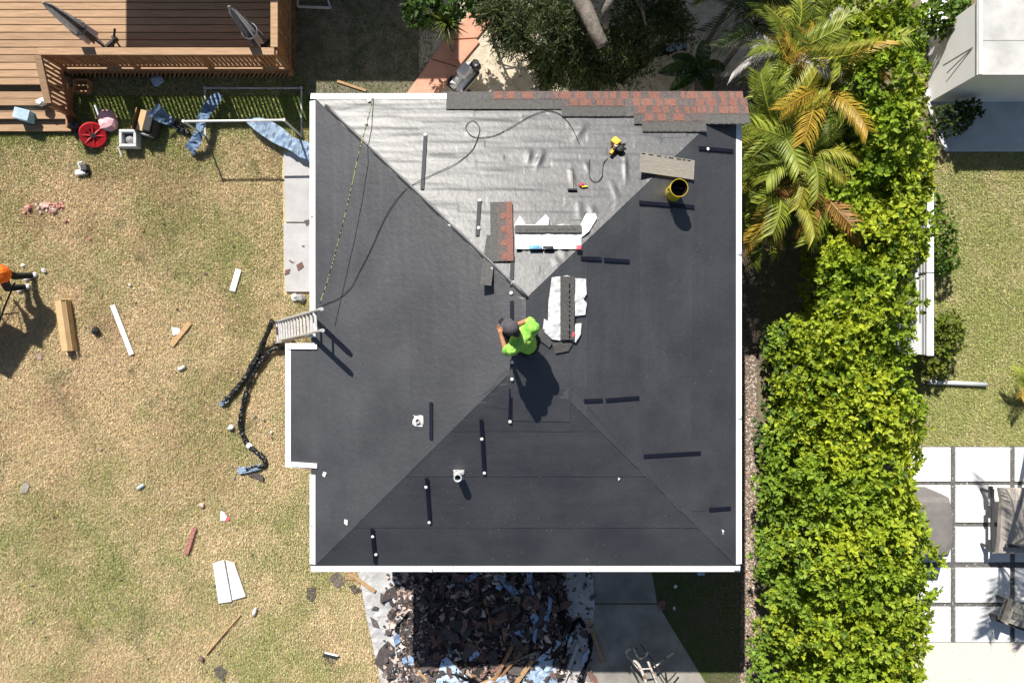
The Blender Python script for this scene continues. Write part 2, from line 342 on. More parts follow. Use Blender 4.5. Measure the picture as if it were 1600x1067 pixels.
# pebbles of the gravel joints
n = 5200; jx = NR.uniform(1380, 1680, n); jy = NR.uniform(697, 1003, n)
near = (np.abs(jx-1489.5) < 3.2) | (np.abs(jx-1582.5) < 3.2) | (np.abs(jy-755) < 3) | (np.abs(jy-819.5) < 3) | (np.abs(jy-882.5) < 4) | (np.abs(jy-944.5) < 3)
jx, jy = jx[near], jy[near]; k = (H-.03)/F
def chips(name, X, Y, Z, size, cols, m, parent=None):     # small tilted four-sided stones
    n = len(X); a = NR.uniform(0, 6.28, n); V = np.zeros((n, 5, 3)); s = size*NR.uniform(.6, 1.4, n)
    for j in range(4): V[:, j] = np.stack([X+s*np.cos(a+j*1.57), Y+s*np.sin(a+j*1.57), Z-.004+0*X], 1)
    V[:, 4] = np.stack([X+NR.normal(0, .3, n)*s, Y+NR.normal(0, .3, n)*s, Z+s*.8], 1)
    i = np.arange(n)[:, None]*5; Fc = np.concatenate([i+[0,1,4], i+[1,2,4], i+[2,3,4], i+[3,0,4]], 0)
    o = npmesh(name, V.reshape(-1, 3), Fc, m, parent, np.repeat(cols, 5, 0)); o['kind'] = 'stuff'; return o
def flakes(name, X, Y, Z, size, cols, m, parent=None):    # torn flat pieces lying every way
    n = len(X); a = NR.uniform(0, 6.28, n); tl = NR.normal(0, .35, (n, 2)); V = np.zeros((n, 5, 3)); s = size*NR.uniform(.4, 1.5, n)
    for j in range(5):
        b = a+j*1.2566+NR.normal(0, .25, n); r = s*NR.uniform(.45, 1.15, n); x, y = r*np.cos(b), r*np.sin(b); V[:, j] = np.stack([X+x, Y+y, Z+tl[:, 0]*x+tl[:, 1]*y], 1)
    o = npmesh(name, V.reshape(-1, 3), np.arange(5*n).reshape(-1, 5), m, parent, np.repeat(cols, 5, 0)); o['kind'] = 'stuff'; return o
gc = np.where(NR.random(len(jx))[:, None] < .35, [[.5,.48,.46]], [[.09,.09,.09]])*NR.uniform(.6, 1.2, (len(jx), 1))
M['chip'] = mat('loose_chip', (0,0,0), attr='tint', rough=.9)
chips('pebble', (jx-CX)*k, (CY-jy)*k, np.full(len(jx), .026), .011, gc, M['chip'], pat)

n = 260; qx = NR.uniform(1395, 1640, n); qy = NR.uniform(700, 1080, n)
tag(chips('patio_litter', (qx-CX)*(H-.05)/F, (CY-qy)*(H-.05)/F, np.full(n, .053), .010, np.array([[.2,.15,.1],[.12,.16,.03],[.4,.36,.3]])[NR.integers(0,3,n)], M['chip']), 'small leaves and dirt strewn over the white paver patio', 'litter')
# ------------------------------------------------------------------ grass
def grass(name, region, dens, tint, label, avoid=(), hmul=1.):
    x0, x1 = min(a for a, b in region), max(a for a, b in region); y0, y1 = min(b for a, b in region), max(b for a, b in region)
    n = int((x1-x0)*(y1-y0)*(H/F)**2*dens); px = NR.uniform(x0, x1, n); py = NR.uniform(y0, y1, n); ok = inpoly(px, py, region)
    for a in avoid: ok &= ~inpoly(px, py, a)
    px, py = px[ok], py[ok]; X = (px-CX)*H/F; Y = (CY-py)*H/F
    # tufts: pull blades towards tuft centres
    tx = np.round(X/.055+NR.normal(0, .35, len(X)))*.055; X = X*.6+tx*.4
    n = len(X); a = NR.uniform(0, 6.28, n); t = NR.uniform(.25, 1.15, n); ln = NR.uniform(.025, .065, n)*hmul; wd = NR.uniform(.005, .010, n)
    d = np.stack([np.cos(a)*np.sin(t), np.sin(a)*np.sin(t), np.cos(t)], 1); s = np.stack([-np.sin(a), np.cos(a), 0*a], 1)*wd[:, None]
    p = np.stack([X, Y, np.full(n, .006)], 1)
    V = np.stack([p-s, p+s, p+d*ln[:, None]], 1).reshape(-1, 3); col = tint(X, Y, px, py, n)
    o = npmesh(name, V, np.arange(3*n).reshape(-1, 3), M['grass'], None, np.repeat(col, 3, 0)); tag(o, label, 'grass', kind='stuff')
STRAW, GREEN, DGREEN, BROWN = np.array([.77,.62,.41]), np.array([.35,.385,.13]), np.array([.08,.13,.02]), np.array([.36,.22,.11])
def mixc(a, b, f): return a*(1-f[:, None])+b*f[:, None]
def t_left(X, Y, px, py, n):
    g = vnoise(X, Y, .55, 1)*.5+vnoise(X, Y, 1.7, 2)*.35+vnoise(X, Y, 5, 3)*.25
    bias = np.interp(py, [150, 235, 300, 560, 820, 1067], [.85, .55, .18, .0, .18, .14])+np.interp(px, [0, 120, 420, 470], [.05, .02, -.02, .12])
    f = np.clip((g-.52)*1.75+bias+.10+NR.normal(0, .30, n), 0, 1)
    c = mixc(STRAW, GREEN, f); b = np.clip((vnoise(X, Y, 1.2, 5)-.56)*1.3+NR.normal(0, .28, n), 0, .8); c = mixc(c, BROWN, b*(1-f))
    c = mixc(c, DGREEN, np.clip((vnoise(X, Y, 2.6, 8)-.84)*2.5+NR.normal(0,.06,n), 0, .5)); c = mixc(c, np.array([.19,.28,.04]), np.clip((228-py)/55+NR.normal(0,.2,n), 0, .85)); c = c*NR.uniform(.6, 1.3, (n, 1))*NR.normal(1, .06, (n, 3))
    return c
def t_right(X, Y, px, py, n):
    g = vnoise(X, Y, .9, 11)*.5+vnoise(X, Y, 2.4, 12)*.4+vnoise(X, Y, 6, 13)*.2
    return mixc(STRAW*.95, GREEN*1.15, np.clip((g-.42)*1.5+.85+NR.normal(0, .32, n), 0, 1))*NR.uniform(.55, 1.3, (n, 1))
def t_dark(X, Y, px, py, n): return mixc(DGREEN*.9, STRAW*.6, np.clip(vnoise(X, Y, 3, 21)-.45+NR.normal(0, .2, n), 0, 1))*NR.uniform(.6, 1.2, (n, 1))
slabpx = [(440,235),(535,235),(535,460),(443,460)]
grass('lawn_grass', [(-40,150),(562,150),(562,880),(600,880),(600,1110),(-40,1110)], 6800, t_left, 'sun dried straw and green lawn grass beside the black roof', [slabpx, [(595,880),(610,880),(610,1090),(640,1090)]])
grass('deck_edge_grass', [(110,112),(480,112),(480,152),(110,152)], 3600, lambda X, Y, a, b, n: mixc(GREEN, DGREEN, NR.random(n)*.8)*NR.uniform(.6, 1.25, (n, 1)), 'deep green grass at the foot of the wooden deck')
grass('neighbour_grass', [(1395,225),(1630,225),(1630,696),(1395,696)], 6800, t_right, 'olive green lawn grass beyond the white low wall')
grass('yard_grass', [(455,-10),(690,-10),(660,160),(455,160)], 1500, t_dark, 'thin patchy grass beside the terracotta path', hmul=.8)
grass('verge_grass', [(1015,870),(1035,960),(1105,1075),(1160,1075),(1158,870)], 1700, lambda X, Y, px, py, n: mixc(DGREEN*1.2, STRAW*.55, np.clip((px-1040-(py-880)*.42)/70+NR.normal(0,.25,n), 0, 1))*NR.uniform(.6, 1.2, (n, 1)), 'mossy dark grass between driveway and mulch strip', hmul=.7)
n = 3000; cx = NR.uniform(1157, 1182, n); cy = 540+550*NR.random(n)**.8
mc = np.array([[.36,.22,.15],[.52,.45,.38],[.22,.16,.12],[.42,.35,.29]])[NR.integers(0, 4, n)]*NR.uniform(.6, 1.2, (n, 1))  # pale chips on the lit strip only, its brightness put into colour
tag(chips('mulch_chips', (cx-CX)*H/F, (CY-cy)*H/F, np.full(n, .012), .018, mc, M['chip']), 'loose red brown mulch chips along the foot of the hedge', 'mulch')
n = 1500; cx = NR.uniform(640, 1130, n); cy = NR.uniform(-5, 150, n)
tag(chips('leaf_litter', (cx-CX)*H/F, (CY-cy)*H/F, np.full(n, .008), .012, np.array([[.35,.27,.17],[.2,.15,.1],[.6,.55,.46]])[NR.integers(0,3,n)], M['chip']), 'small dry leaf litter scattered on the pale sand', 'leaf litter')

# ------------------------------------------------------------------ the house under the new roof
EV, RISE = 3.53, 1.2
XW, XE, YN, YS, RX, RN, RS = -3.19, 3.625, 3.915, -3.63, .19, .60, -.23
XX, ZX = -3.63, EV-.44*RISE/(RX-XW)                       # the small wing's lower eave
def roof_z(x, y):
    return EV+RISE*min((x-XW)/(RX-XW), (XE-x)/(XE-RX), (YN-y)/(YN-RN), (y-YS)/(RS-YS))
def PR(px, py, dz=0.):                                    # pixel -> point on the roof (plus a height)
    z = 4.2
    for _ in range(12): p = P(px, py, z); z = z*.3+(roof_z(p.x, p.y)+dz)*.7
    return P(px, py, z)
def rnormal(x, y):
    e = .01; return Vector((roof_z(x-e, y)-roof_z(x+e, y), roof_z(x, y-e)-roof_z(x, y+e), 2*e)).normalized()
def rframe(px, py, ang, dz=0.):                           # frame lying on the roof, X along plan angle
    p = PR(px, py, 0); n = rnormal(p.x, p.y); x = Vector((math.cos(ang), math.sin(ang), 0)); x = (x-n*x.dot(n)).normalized(); y = n.cross(x)
    m = Matrix((x, y, n)).transposed().to_4x4(); m.translation = p+n*dz; return m
house = thing('house', 'small house with hip roof under black underlayment and white drip edges', 'house', (0.2, .1, 0))
MB().box(((XW+XE)/2, (YN+YS)/2, 1.72), (XE-XW-.9, YN-YS-.9, 3.43)).build('wall', M['stucco'], house)
MB().box((XX+.75, -1.0, 1.6), (.7, 1.5, 3.2)).build('wall', M['stucco'], house)
A, B, Cc, D = Vector((XW,YN,EV)), Vector((XE,YN,EV)), Vector((XE,YS,EV)), Vector((XW,YS,EV))
T1, T2 = Vector((RX,RN,EV+RISE)), Vector((RX,RS,EV+RISE))
ye0, ye1 = P(0, 537, 3.3).y, P(0, 727, 3.3).y            # wing edges
mb = MB(); dn = Vector((0,0,-.03))
mb.add([q+dn for q in (A,B,Cc,D,T1,T2)]+[q-Vector((0,0,.2)) for q in (A,B,Cc,D)], [(0,4,1),(0,3,5,4),(3,2,5),(2,1,4,5),(6,7,8,9)[::-1],(0,1,7,6),(1,2,8,7),(2,3,9,8),(3,0,6,9)])
e0, e1 = Vector((XX,ye0,ZX)), Vector((XX,ye1,ZX)); i0, i1 = Vector((XW+.1,ye0,roof_z(XW+.1,ye0))), Vector((XW+.1,ye1,roof_z(XW+.1,ye1)))
mb.add([q+dn for q in (e0,e1,i1,i0)]+[q-Vector((0,0,.2)) for q in (e0,e1,i1,i0)], [(0,1,2,3),(7,6,5,4),(0,4,5,1),(1,5,6,2),(3,7,4,0)])
roof = mb.build('roof', M['ply'], house)
def course(a, b, ta, tb, v0, v1, wr, seed, lo=.008, folds=(), st=.035):
    """one underlayment course of a roof plane: a,b = eave corners, ta,tb = ridge ends, v0..v1 = share of the way up"""
    n = (b-a).cross(ta-a).normalized(); n = n if n.z > 0 else -n; su = (b-a).normalized()
    L = (b-a).length; slope = ((ta-a)-su*(ta-a).dot(su)).length; nv = max(3, int((v1-v0)*slope/st)); nu = max(8, int(L/st)); V = []
    v1e = min(1., v1+.03)
    for j in range(nv+1):
        v = v0+(v1e-v0)*j/nv; l = a.lerp(ta, v); r = b.lerp(tb, v)
        for i in range(nu+1):
            p = l.lerp(r, i/nu); s = (p-a).dot(su); t = v*slope
            off = lo*(1-j/nv)+.002
            off += wr*(.6*noise.noise((s*.9+seed, t*11, seed))+.35*noise.noise((s*2.2, t*24+seed, 2.))+.5*max(0, noise.noise((s*1.3+seed, t*2.2, 7.))))
            if wr > .005: q = int(t/.125+.35*noise.noise((s*.4,t,1.))); off += .0035*noise.cell((q*1.7, math.floor(s/1.15+q*.37), seed))+.002*noise.noise((s*3, t*3, seed))
            for (fx, ft, fl, fw, fa, fh) in folds:
                du, dt = s-fx, t-ft; c, sn = math.cos(fa), math.sin(fa); uu = du*c+dt*sn; ww = -du*sn+dt*c
                if abs(uu) < fl: off += fh*math.exp(-(ww/fw)**2)*(1-(uu/fl)**2)**2
            V.append(p+n*(off+.004))
    mb = MB(); mb.add(V, [(j*(nu+1)+i, j*(nu+1)+i+1, (j+1)*(nu+1)+i+1, (j+1)*(nu+1)+i) for j in range(nv) for i in range(nu)])
    # close the rim downwards so that the lap has an edge
    k = len(mb.v); mb.v += [V[i] for i in range(nu+1)]+[V[i]-n*.009 for i in range(nu+1)]; mb.f += [(k+i+1, k+i, k+nu+1+i, k+nu+2+i) for i in range(nu)]; mb.m += [0]*nu
    o = mb.build('underlayment_sheet', M['under'], roof, smooth=True)
    if (o.data.polygons[0].normal.z) < 0: o.data.flip_normals()
    return o
FN = []
def fold(px, py, ln, wd, ang, h):                         # a crease on the sunny slope, seen at a pixel
    p = PR(px, py); s = p.x-XW; t = (YN-p.y)*math.hypot(YN-RN, RISE)/(YN-RN); FN.append((s, t, ln, wd, ang, h))
for q in ((826,246,.16,.045,1.75,.016),(843,250,.24,.045,1.95,.020),(905,208,.26,.05,2.15,.014),(977,265,.34,.03,1.6,.013),(893,275,.25,.04,1.5,.010),
          (730,160,.5,.05,.05,.008),(600,185,.4,.05,.0,.008),(640,215,.5,.05,-.05,.008),(700,250,.5,.05,.05,.008),(560,170,.4,.05,-.2,.008),(905,330,.25,.05,1.5,.008),
          (880,395,.15,.05,1.2,.008),(760,190,.5,.04,.02,.007),(700,300,.5,.04,.0,.007),(917,262,.15,.03,1.3,.008),(925,330,.14,.05,1.2,.010),(870,410,.14,.05,1.0,.009),
          (820,300,.6,.03,.02,.006),(850,225,.6,.03,.0,.006),(960,300,.3,.04,1.3,.007),(780,270,.5,.03,.03,.006),(1010,215,.3,.04,.1,.007)): fold(*q)
for k_, (v0, v1) in enumerate(((0,.2),(.2,.42),(.42,.64),(.64,.84),(.84,1))): course(A, B, T1, T1, v0, v1, .0075, k_*3.7, folds=FN, st=.022)
for k_, (v0, v1) in enumerate(((0,.245),(.245,.49),(.49,.735),(.735,1))): course(D, A, T2, T1, v0, v1, .0045, 20+k_*3.7)
for k_, (v0, v1) in enumerate(((0,.245),(.245,.50),(.50,.735),(.735,1))): course(B, Cc, T1, T2, v0, v1, .0045, 40+k_*3.7, lo=.009)
for k_, (v0, v1) in enumerate(((0,.22),(.22,.47),(.47,.68),(.68,1))): course(Cc, D, T2, T2, v0, v1, .0045, 60+k_*3.7, lo=.007)
# wing sheet
q0, q1 = Vector((XW+.06,ye0,roof_z(XW+.06,ye0))), Vector((XW+.06,ye1,roof_z(XW+.06,ye1))); course(e1, e0, q1, q0, 0, .97, .003, 90)
# patches lapped across the hips and the ridge
up = Vector((0,0,1))
def lap(pts, dz=.014, name='underlayment_patch'):
    w = [PR(a, b) for a, b in pts]; o = sheet(name, [p.xy for p in w], roof_z, M['under'], roof, thick=.006, amp=.003, freq=3, step=.12, lift=dz); return o
lap([(797,560),(893,563),(893,602),(890,659),(799,657)]); lap([(893,606),(1000,596),(1102,703),(1102,798),(1060,798)], .010); lap([(742,585),(802,565),(800,640),(745,632)], .008)
lap([(765,440),(806,462),(822,466),(822,520),(800,560),(780,470)], .012)
mb = MB(); hp = [A.lerp(T1, t/30)+Vector((.02,.02,.012+.004*math.sin(t*2.1))) for t in range(2, 31)]
mb.tube(hp, [.036+.008*math.sin(t*1.7) for t in range(29)], 10, sq=.55).build('hip_fold', M['under'], roof, smooth=True)
# drip edges: a flange on the roof and a face below
def drip(a, b, inn, z=None):
    a, b, inn = Vector(a), Vector(b), Vector(inn); d = (b-a).normalized(); up_ = Vector((0,0,1))
    mb = MB(); s = inn*.072; rise = Vector((0,0,.072*.354)); ex = .0
    V = [a-inn*.012, b-inn*.012, b+s+rise, a+s+rise]; off = Vector((0,0,.022))
    mb.add([v+off for v in V]+[v+off-Vector((0,0,.010)) for v in V], [(0,1,2,3),(7,6,5,4),(0,4,5,1),(1,5,6,2),(2,6,7,3),(3,7,4,0)])
    m0 = (a+b)/2-inn*.018-Vector((0,0,.055)); mb.beam(a-inn*.018-Vector((0,0,.06)), b-inn*.018-Vector((0,0,.06)), .012, .16)
    o = mb.build('drip_edge', M['white'], roof)
    bm = bmesh.new(); bm.from_mesh(o.data); bmesh.ops.recalc_face_normals(bm, faces=bm.faces); bm.to_mesh(o.data); bm.free()
def runs(a, b, inn, k):
    a, b = Vector(a), Vector(b)
    for i in range(k): drip(a.lerp(b, i/k), a.lerp(b, (i+1)/k-.0006), inn)
runs((XW,YN-.1,EV), (XW,ye0+.1,EV), (1,0,0), 1); runs((XW,ye1-.1,EV), (XW,YS+.1,EV), (1,0,0), 1)
runs((XX,ye0,ZX), (XX,ye1,ZX), (1,0,0), 1)
runs((XW-.005,YS,EV), (XE,YS,EV), (0,1,0), 3); runs((XE,YS+.1,EV), (XE,YN-.35,EV), (-1,0,0), 2); runs((XW-.005,YN,EV), (P(705,0,EV).x,YN,EV), (0,-1,0), 1)
for yy, sg in ((ye0, 1), (ye1, -1)):                       # rake trims of the wing
    mb = MB(); a = Vector((XX-.012, yy-.048*sg, ZX+.03)); b = Vector((XW+.11, yy-.048*sg, ZX+.03+(XW+.12-XX)*.354)); mb.beam(a, b, .072, .02)
    mb.beam(Vector((XX, yy+.002*sg, ZX-.05)), Vector((XW+.1, yy+.002*sg, ZX+.12)), .012, .16); mb.build('drip_edge', M['white'], roof)
for p_ in ((XW+1.9,YS-.012,EV+.03),(XW+4.4,YS-.012,EV+.03),(XE+.004,-1.2,EV+.03),(XE+.004,1.4,EV+.03),(XW-.004,2.0,EV+.03),(XW-.004,-2.9,EV+.03),(XE-.03,YS+.03,EV+.035)):
    ns = abs(p_[1]-YS) < .1 and p_[0] < XE-.1; MB().box((p_[0]+(0 if ns else .03*(1 if p_[0] < 0 else -1)), p_[1]+(.03 if ns else 0), p_[2]+.012), (.05,.08,.006) if ns else (.08,.05,.006)).build('joint_cover', M['lightgrey'], roof)
# ------------------------------------------------------------------ shingles of the first courses
def shingle_mesh(seed, L=1., plain=False):
    r = random.Random(seed); mb = MB(); hgt, ex = .337, .145
    mb.box((L/2, hgt/2, .002), (L-.004, hgt, .004), mi=0)
    if not plain:
        mb.box((L/2, ex*.55, .0055), (L-.005, ex*1.1, .003), mi=2)
        x = r.uniform(0, .05)
        while x < L-.05:
            w_ = min(r.choice((.07, .10, .13, .17)), L-.008-x); 
            mb.box((x+w_/2, ex/2+.004, .0095), (w_, ex-.008-r.uniform(0, .012), .005), mi=1 if r.random() < .93 else 2)
            x += w_+r.choice((.035, .06, .09, .12))
    x = .02
    while x < L-.05:
        w_ = r.uniform(.02, .09); mb.box((x+w_/2, hgt-.012, .0045), (w_, .012, .003), mi=3); x += w_+r.uniform(.02, .08)
    return mb.mesh([M['lap'], M['tile_r'], M['tile_g'], M['tar']], center=Vector())[0]
SM = [shingle_mesh(i) for i in range(6)]; SP = shingle_mesh(9, plain=True)
slope_len = math.hypot(YN-RN, RISE); nN = Vector((0, RISE/slope_len, (YN-RN)/slope_len)); vN = Vector((0, -(YN-RN)/slope_len, RISE/slope_len))
def lay(x0, row, me, lenx=1., tilt=.028, extra=0.):
    """a shingle with its lower left corner x0 metres east, in a row of the north slope"""
    p = Vector((x0+lenx, YN+.045, EV))+vN*(row*.143)+nN*(.018+extra+(.012 if row else .004))
    o = link('shingle', me, roof, tuple(p)); x = Vector((-1,0,0)); y = (vN-nN*tilt).normalized(); n = x.cross(y)
    o.rotation_mode = 'QUATERNION'; o.rotation_quaternion = Matrix((x, y, n)).transposed().to_quaternion(); o.scale = (lenx, 1, 1)
    return o
x = P(698, 0, EV).x; lay(x, 0, SP, 1.0, .0, -.006)
for row, (xa, n_) in enumerate(((767,5),(877,4),(990,3),(1004,1))):
    x = P(xa, 0, EV+.1*row).x; end = XE+.09
    for i in range(n_):
        l = min(1., end-x-i*1.0)
        if l > .1: lay(x+i, row, SM[(row*2+i*3) % 6], l)
# ------------------------------------------------------------------ tape strips and cap nails
def strip(a, b, wd=.055):
    p, q = PR(*a), PR(*b); n = rnormal(*((p+q)/2).xy); mb = MB(); mb.beam(p+n*.034, q+n*.034, wd, .003, up=n); mb.build('tape_strip', M['tape'], roof)
for a in ((675,628,675,686),(752,654,757,739),(667,745,672,816),(582,824,587,878),(800,567,797,655),(801,470,801,502),(911,626,940,625),(945,625,997,621),(1004,712,1093,707),
          (1106,795,1140,793),(906,404,938,405),(942,406,982,409),(997,317,1083,324),(1090,232,1144,237),(665,214,660,298),(749,317,746,370),(801,400,799,448)): strip(a[:2], a[2:])
nail = MB().lathe((0,0,0), [(.001,-.01),(.024,-.01),(.024,.003),(.016,.006),(.001,.007)], 12).mesh(M['white'], center=Vector())[0]
for a in ((802,566),(800,591),(797,657),(753,684),(757,737),(666,759),(671,814),(583,836),(588,864),(1104,234),(665,213),(750,315),(748,358),(801,443),(800,458),(769,421),
          (577,160),(572,195),(1040,170),(1070,178)):
    m = rframe(*a, 0, .040); o = link('cap_nail', nail, roof, tuple(m.translation)); o.rotation_euler = m.to_euler()
M['flash'] = mat('smeared_sealant', (.62,.62,.61), (.16,.16,.17), rough=.7, scale=22, contrast=(.38,.55))
def vent(px, py, hgt, r):
    m = rframe(px, py, .0, .02); p = m.translation; n = rnormal(p.x, p.y)
    mb = MB(); mb.lathe((0,0,0), [(r*.82,-.05),(r,-.05),(r,hgt),(r*.78,hgt),(r*.78,-.02)], 18, cap=False)
    mb.xf(Matrix.Translation(p)); v = mb.build('vent_pipe', M['lightgrey'], house, smooth=False)
    o = [(p.x+math.cos(a)*R.uniform(.045,.12), p.y+math.sin(a)*R.uniform(.045,.12)) for a in [i*.45 for i in range(14)]]; o = [(max(p.x-.085,min(p.x+.085,x*1.25-p.x*.25)), max(p.y-.085,min(p.y+.085,y*1.25-p.y*.25))) for x, y in o]
    sheet('sealant_patch', o, roof_z, M['flash'], v, thick=.006, amp=.012, freq=18, step=.025, lift=.018)
    MB().lathe(p, [(.0,.0),(r*.8,.0)], 12, cap=False).build('bore_shade', M['black'], v)  # black disc stands for the shade inside the pipe
vent(654,657,.05,.035); vent(717,741,.22,.06)
# ------------------------------------------------------------------ loose things on the roof
def loose_shingle(px, py, ang, me, label, dz=.03):
    m = rframe(px, py, ang, dz); o = tag(link('shingle_strip', me, None, tuple(m.translation)), label, 'shingle'); o.rotation_euler = m.to_euler(); return o
def cshingle(seed, L, hgt, mode):
    mb = MB(); r = random.Random(seed); mb.box((0,0,.003), (L, hgt, .006), mi=0)
    if mode == 'tabs':
        mb.box((0,-hgt*.12,.008), (L-.01, hgt*.6, .004), mi=2); mb.box((0,-hgt*.36,.0105), (L-.004, hgt*.26, .006), mi=1); x = -L/2+.03
        while x < L/2-.15:
            mb.box((x+.05, -hgt*.10, .012), (.10, hgt*.28, .005), mi=1 if r.random() < .8 else 0); x += r.choice((.16,.19,.22))
    else:
        x = -L/2+.02
        while x < L/2-.06: w_ = r.uniform(.02,.09); mb.box((x+w_/2, hgt/2-.02, .0075), (w_, .014, .004), mi=3); x += w_+r.uniform(.02,.07)
    return mb.mesh([M['back'] if mode == 'back' else M['lap'], M['tile_r'], M['tile_g'], M['tar']], center=Vector())[0]
loose_shingle(784,364,math.pi/2+.02,cshingle(3,.98,.33,'tabs'),'loose shingle strip with terracotta tabs lying on the bright slope', .045)
loose_shingle(764,408,math.pi/2-.10,cshingle(4,.80,.16,'lap'),'plain grey shingle strip crossing the hip beside the terracotta one')
loose_shingle(1040,261,-.045,cshingle(5,.95,.30,'back'),'weathered beige shingle strip lying face down behind the yellow bucket',.05)
def bundle(px, py, ang, wrap_px, label, n=3, L=1.0, wd=.3, extra=()):
    t = thing('shingle_bundle', label, 'shingle bundle', PR(px, py))
    for i, q in enumerate(wrap_px):
        w_ = [PR(a, b) for a, b in q]; sheet('wrapper', [p.xy for p in w_], roof_z, M['wrap'], t, thick=.006, amp=.05, freq=6, step=.05, lift=.025+.004*i)
    for i in range(n):
        me = MB().box((0,0,.006), (L-.006*i, wd-.008*i, .009)).mesh(M['lap'], center=Vector())[0]; m = rframe(px+R.uniform(-1,1), py+R.uniform(-1,1), ang, .05+.012*i)
        o = link('shingle', me, t, tuple(m.translation)); o.rotation_euler = m.to_euler()
    me = MB(); x = -L/2+.05
    m = rframe(px, py, ang, .05+.012*n)
    while x < L/2-.05: w_ = R.uniform(.02,.06); me.box((x, -wd*.1 if wd > .2 else 0, .002), (w_, .02, .004)); x += w_+R.uniform(.02,.06)
    me.xf(m); me.build('sealant_dashes', M['tar'], t)['kind'] = 'stuff'
    for q, mm in extra:
        w_ = [PR(a, b) for a, b in q]; sheet('printed_label', [p.xy for p in w_], roof_z, M[mm], t, thick=.004, amp=.01, freq=12, step=.03, lift=.085)
    return t
bundle(857,362,-.0,[[(804,352),(812,338),(822,352),(836,352),(852,336),(858,342),(856,354),(880,351),(905,355),(915,335),(930,334),(932,342),(920,362),(908,372),(907,390),(806,390)]],
       'opened shingle bundle in torn white wrapper on the bright slope', 2, .97, .13, [([(826,385),(846,385),(846,390),(826,390)],'cyan'),([(848,386),(864,386),(864,390),(848,390)],'tape'),([(899,384),(908,384),(907,391),(899,391)],'pink')])
bundle(884,482,math.pi/2,[[(862,434),(886,431),(896,434),(897,520),(882,533),(862,530),(854,522),(848,515),(850,498),(856,502),(857,470),(860,450)],[(896,435),(915,436),(916,460),(911,468),(916,474),(914,492),(898,494)],
       [(884,530),(897,515),(899,506),(908,505),(907,522),(899,535)]], 'opened shingle bundle in torn white wrapper beside the worker', 3, .92, .21, [([(893,519),(897,518),(897,526),(893,526)],'pink')])
for q, lb in (([(842,514),(850,514),(863,536),(858,543),(841,530)],'bent grey wrapper flap at the foot of the second bundle'),([(862,536),(884,533),(895,536),(888,548),(868,552)],'dark folded paper piece below the second shingle bundle')):
    w_ = [PR(a, b) for a, b in q]; tag(sheet('wrapper_flap', [p.xy for p in w_], roof_z, M['lap'], None, thick=.006, amp=.02, freq=7, step=.04, lift=.03), lb, 'paper')
# yellow bucket standing on the slope
p = PR(1051,303); t = thing('bucket', 'yellow plastic bucket standing on the dark slope', 'bucket', p)
mb = MB(); mb.lathe(p+Vector((0,0,-.06)), [(.118,0),(.122,.02),(.126,.42),(.133,.42),(.133,.47),(.127,.47)], 28, cap=False); mb.build('body', M['yellow'], t, smooth=False)
MB().lathe(p+Vector((0,0,-.05)), [(.0,.20),(.10,.20),(.122,.452),(.125,.452),(.112,.02),(.0,.02)], 24, cap=False).build('dark_inside', M['black'], t)  # black insert paints in the shaded opening of the bucket
MB().tube([p+Vector((.135*math.cos(a), .135*math.sin(a)*.9-.05, .33-.20*math.sin(a*1.0) if a < 3.2 else .33)) for a in [i*.21 for i in range(16)]], .005, 6).build('handle', M['alu'], t)
for s in (-1, 1): MB().box(p+Vector((.132*s,0,.30)), (.02,.03,.03)).build('handle_ear', M['black'], t)
# nail gun
m = rframe(961,235,.5,.03); t = thing('nail_gun', 'yellow and black coil nail gun lying on the bright slope', 'nail gun', m.translation)
def rb(name, c, d, mm, rot=0, bev=.01, par=None): return MB().box(c, d, rot).xf(m).build(name, mm, par or t, bevel=bev)
rb('motor_housing',(.03,.06,.07),(.11,.12,.11),M['amber'],.3); rb('handle',(-.06,-.03,.05),(.17,.05,.05),M['amber'],.5); rb('grip',(-.03,-.02,.065),(.1,.045,.05),M['black'],.5)
MB().lathe((.05,-.055,0),[(.0,0),(.06,0),(.062,.07),(.03,.085),(.0,.085)],18).xf(m).build('coil_magazine',M['black'],t); rb('nose',(.115,-.01,.05),(.09,.03,.04),M['black'],-.3)
rb('cap',(.03,.115,.07),(.07,.04,.08),M['yellow'],.3); rb('silver_plate',(.0,.0,.098),(.05,.045,.01),M['alu'],.2,.002)
t = thing('utility_knife', 'small red and yellow hand tool beside the air hose', 'hand tool', PR(908,293)); m = rframe(908,293,.0,.025)
MB().box((0,.02,.015),(.07,.05,.03),.7).xf(m).build('handle',M['red'],t,bevel=.008); MB().box((.05,-.01,.01),(.09,.022,.02),.15).xf(m).build('blade_holder',M['yellow'],t,bevel=.004)
m = rframe(894,299,.0,.025); t = thing('hammer', 'slim hammer with black head lying on the bright slope', 'hammer', m.translation)
MB().beam((0,.0,.015),(0,.32,.015),.02,.02).xf(m).build('handle',M['back'],t,bevel=.004); MB().beam((-.07,0,.018),(.07,0,.018),.03,.03).xf(m).build('head',M['black'],t,bevel=.005)
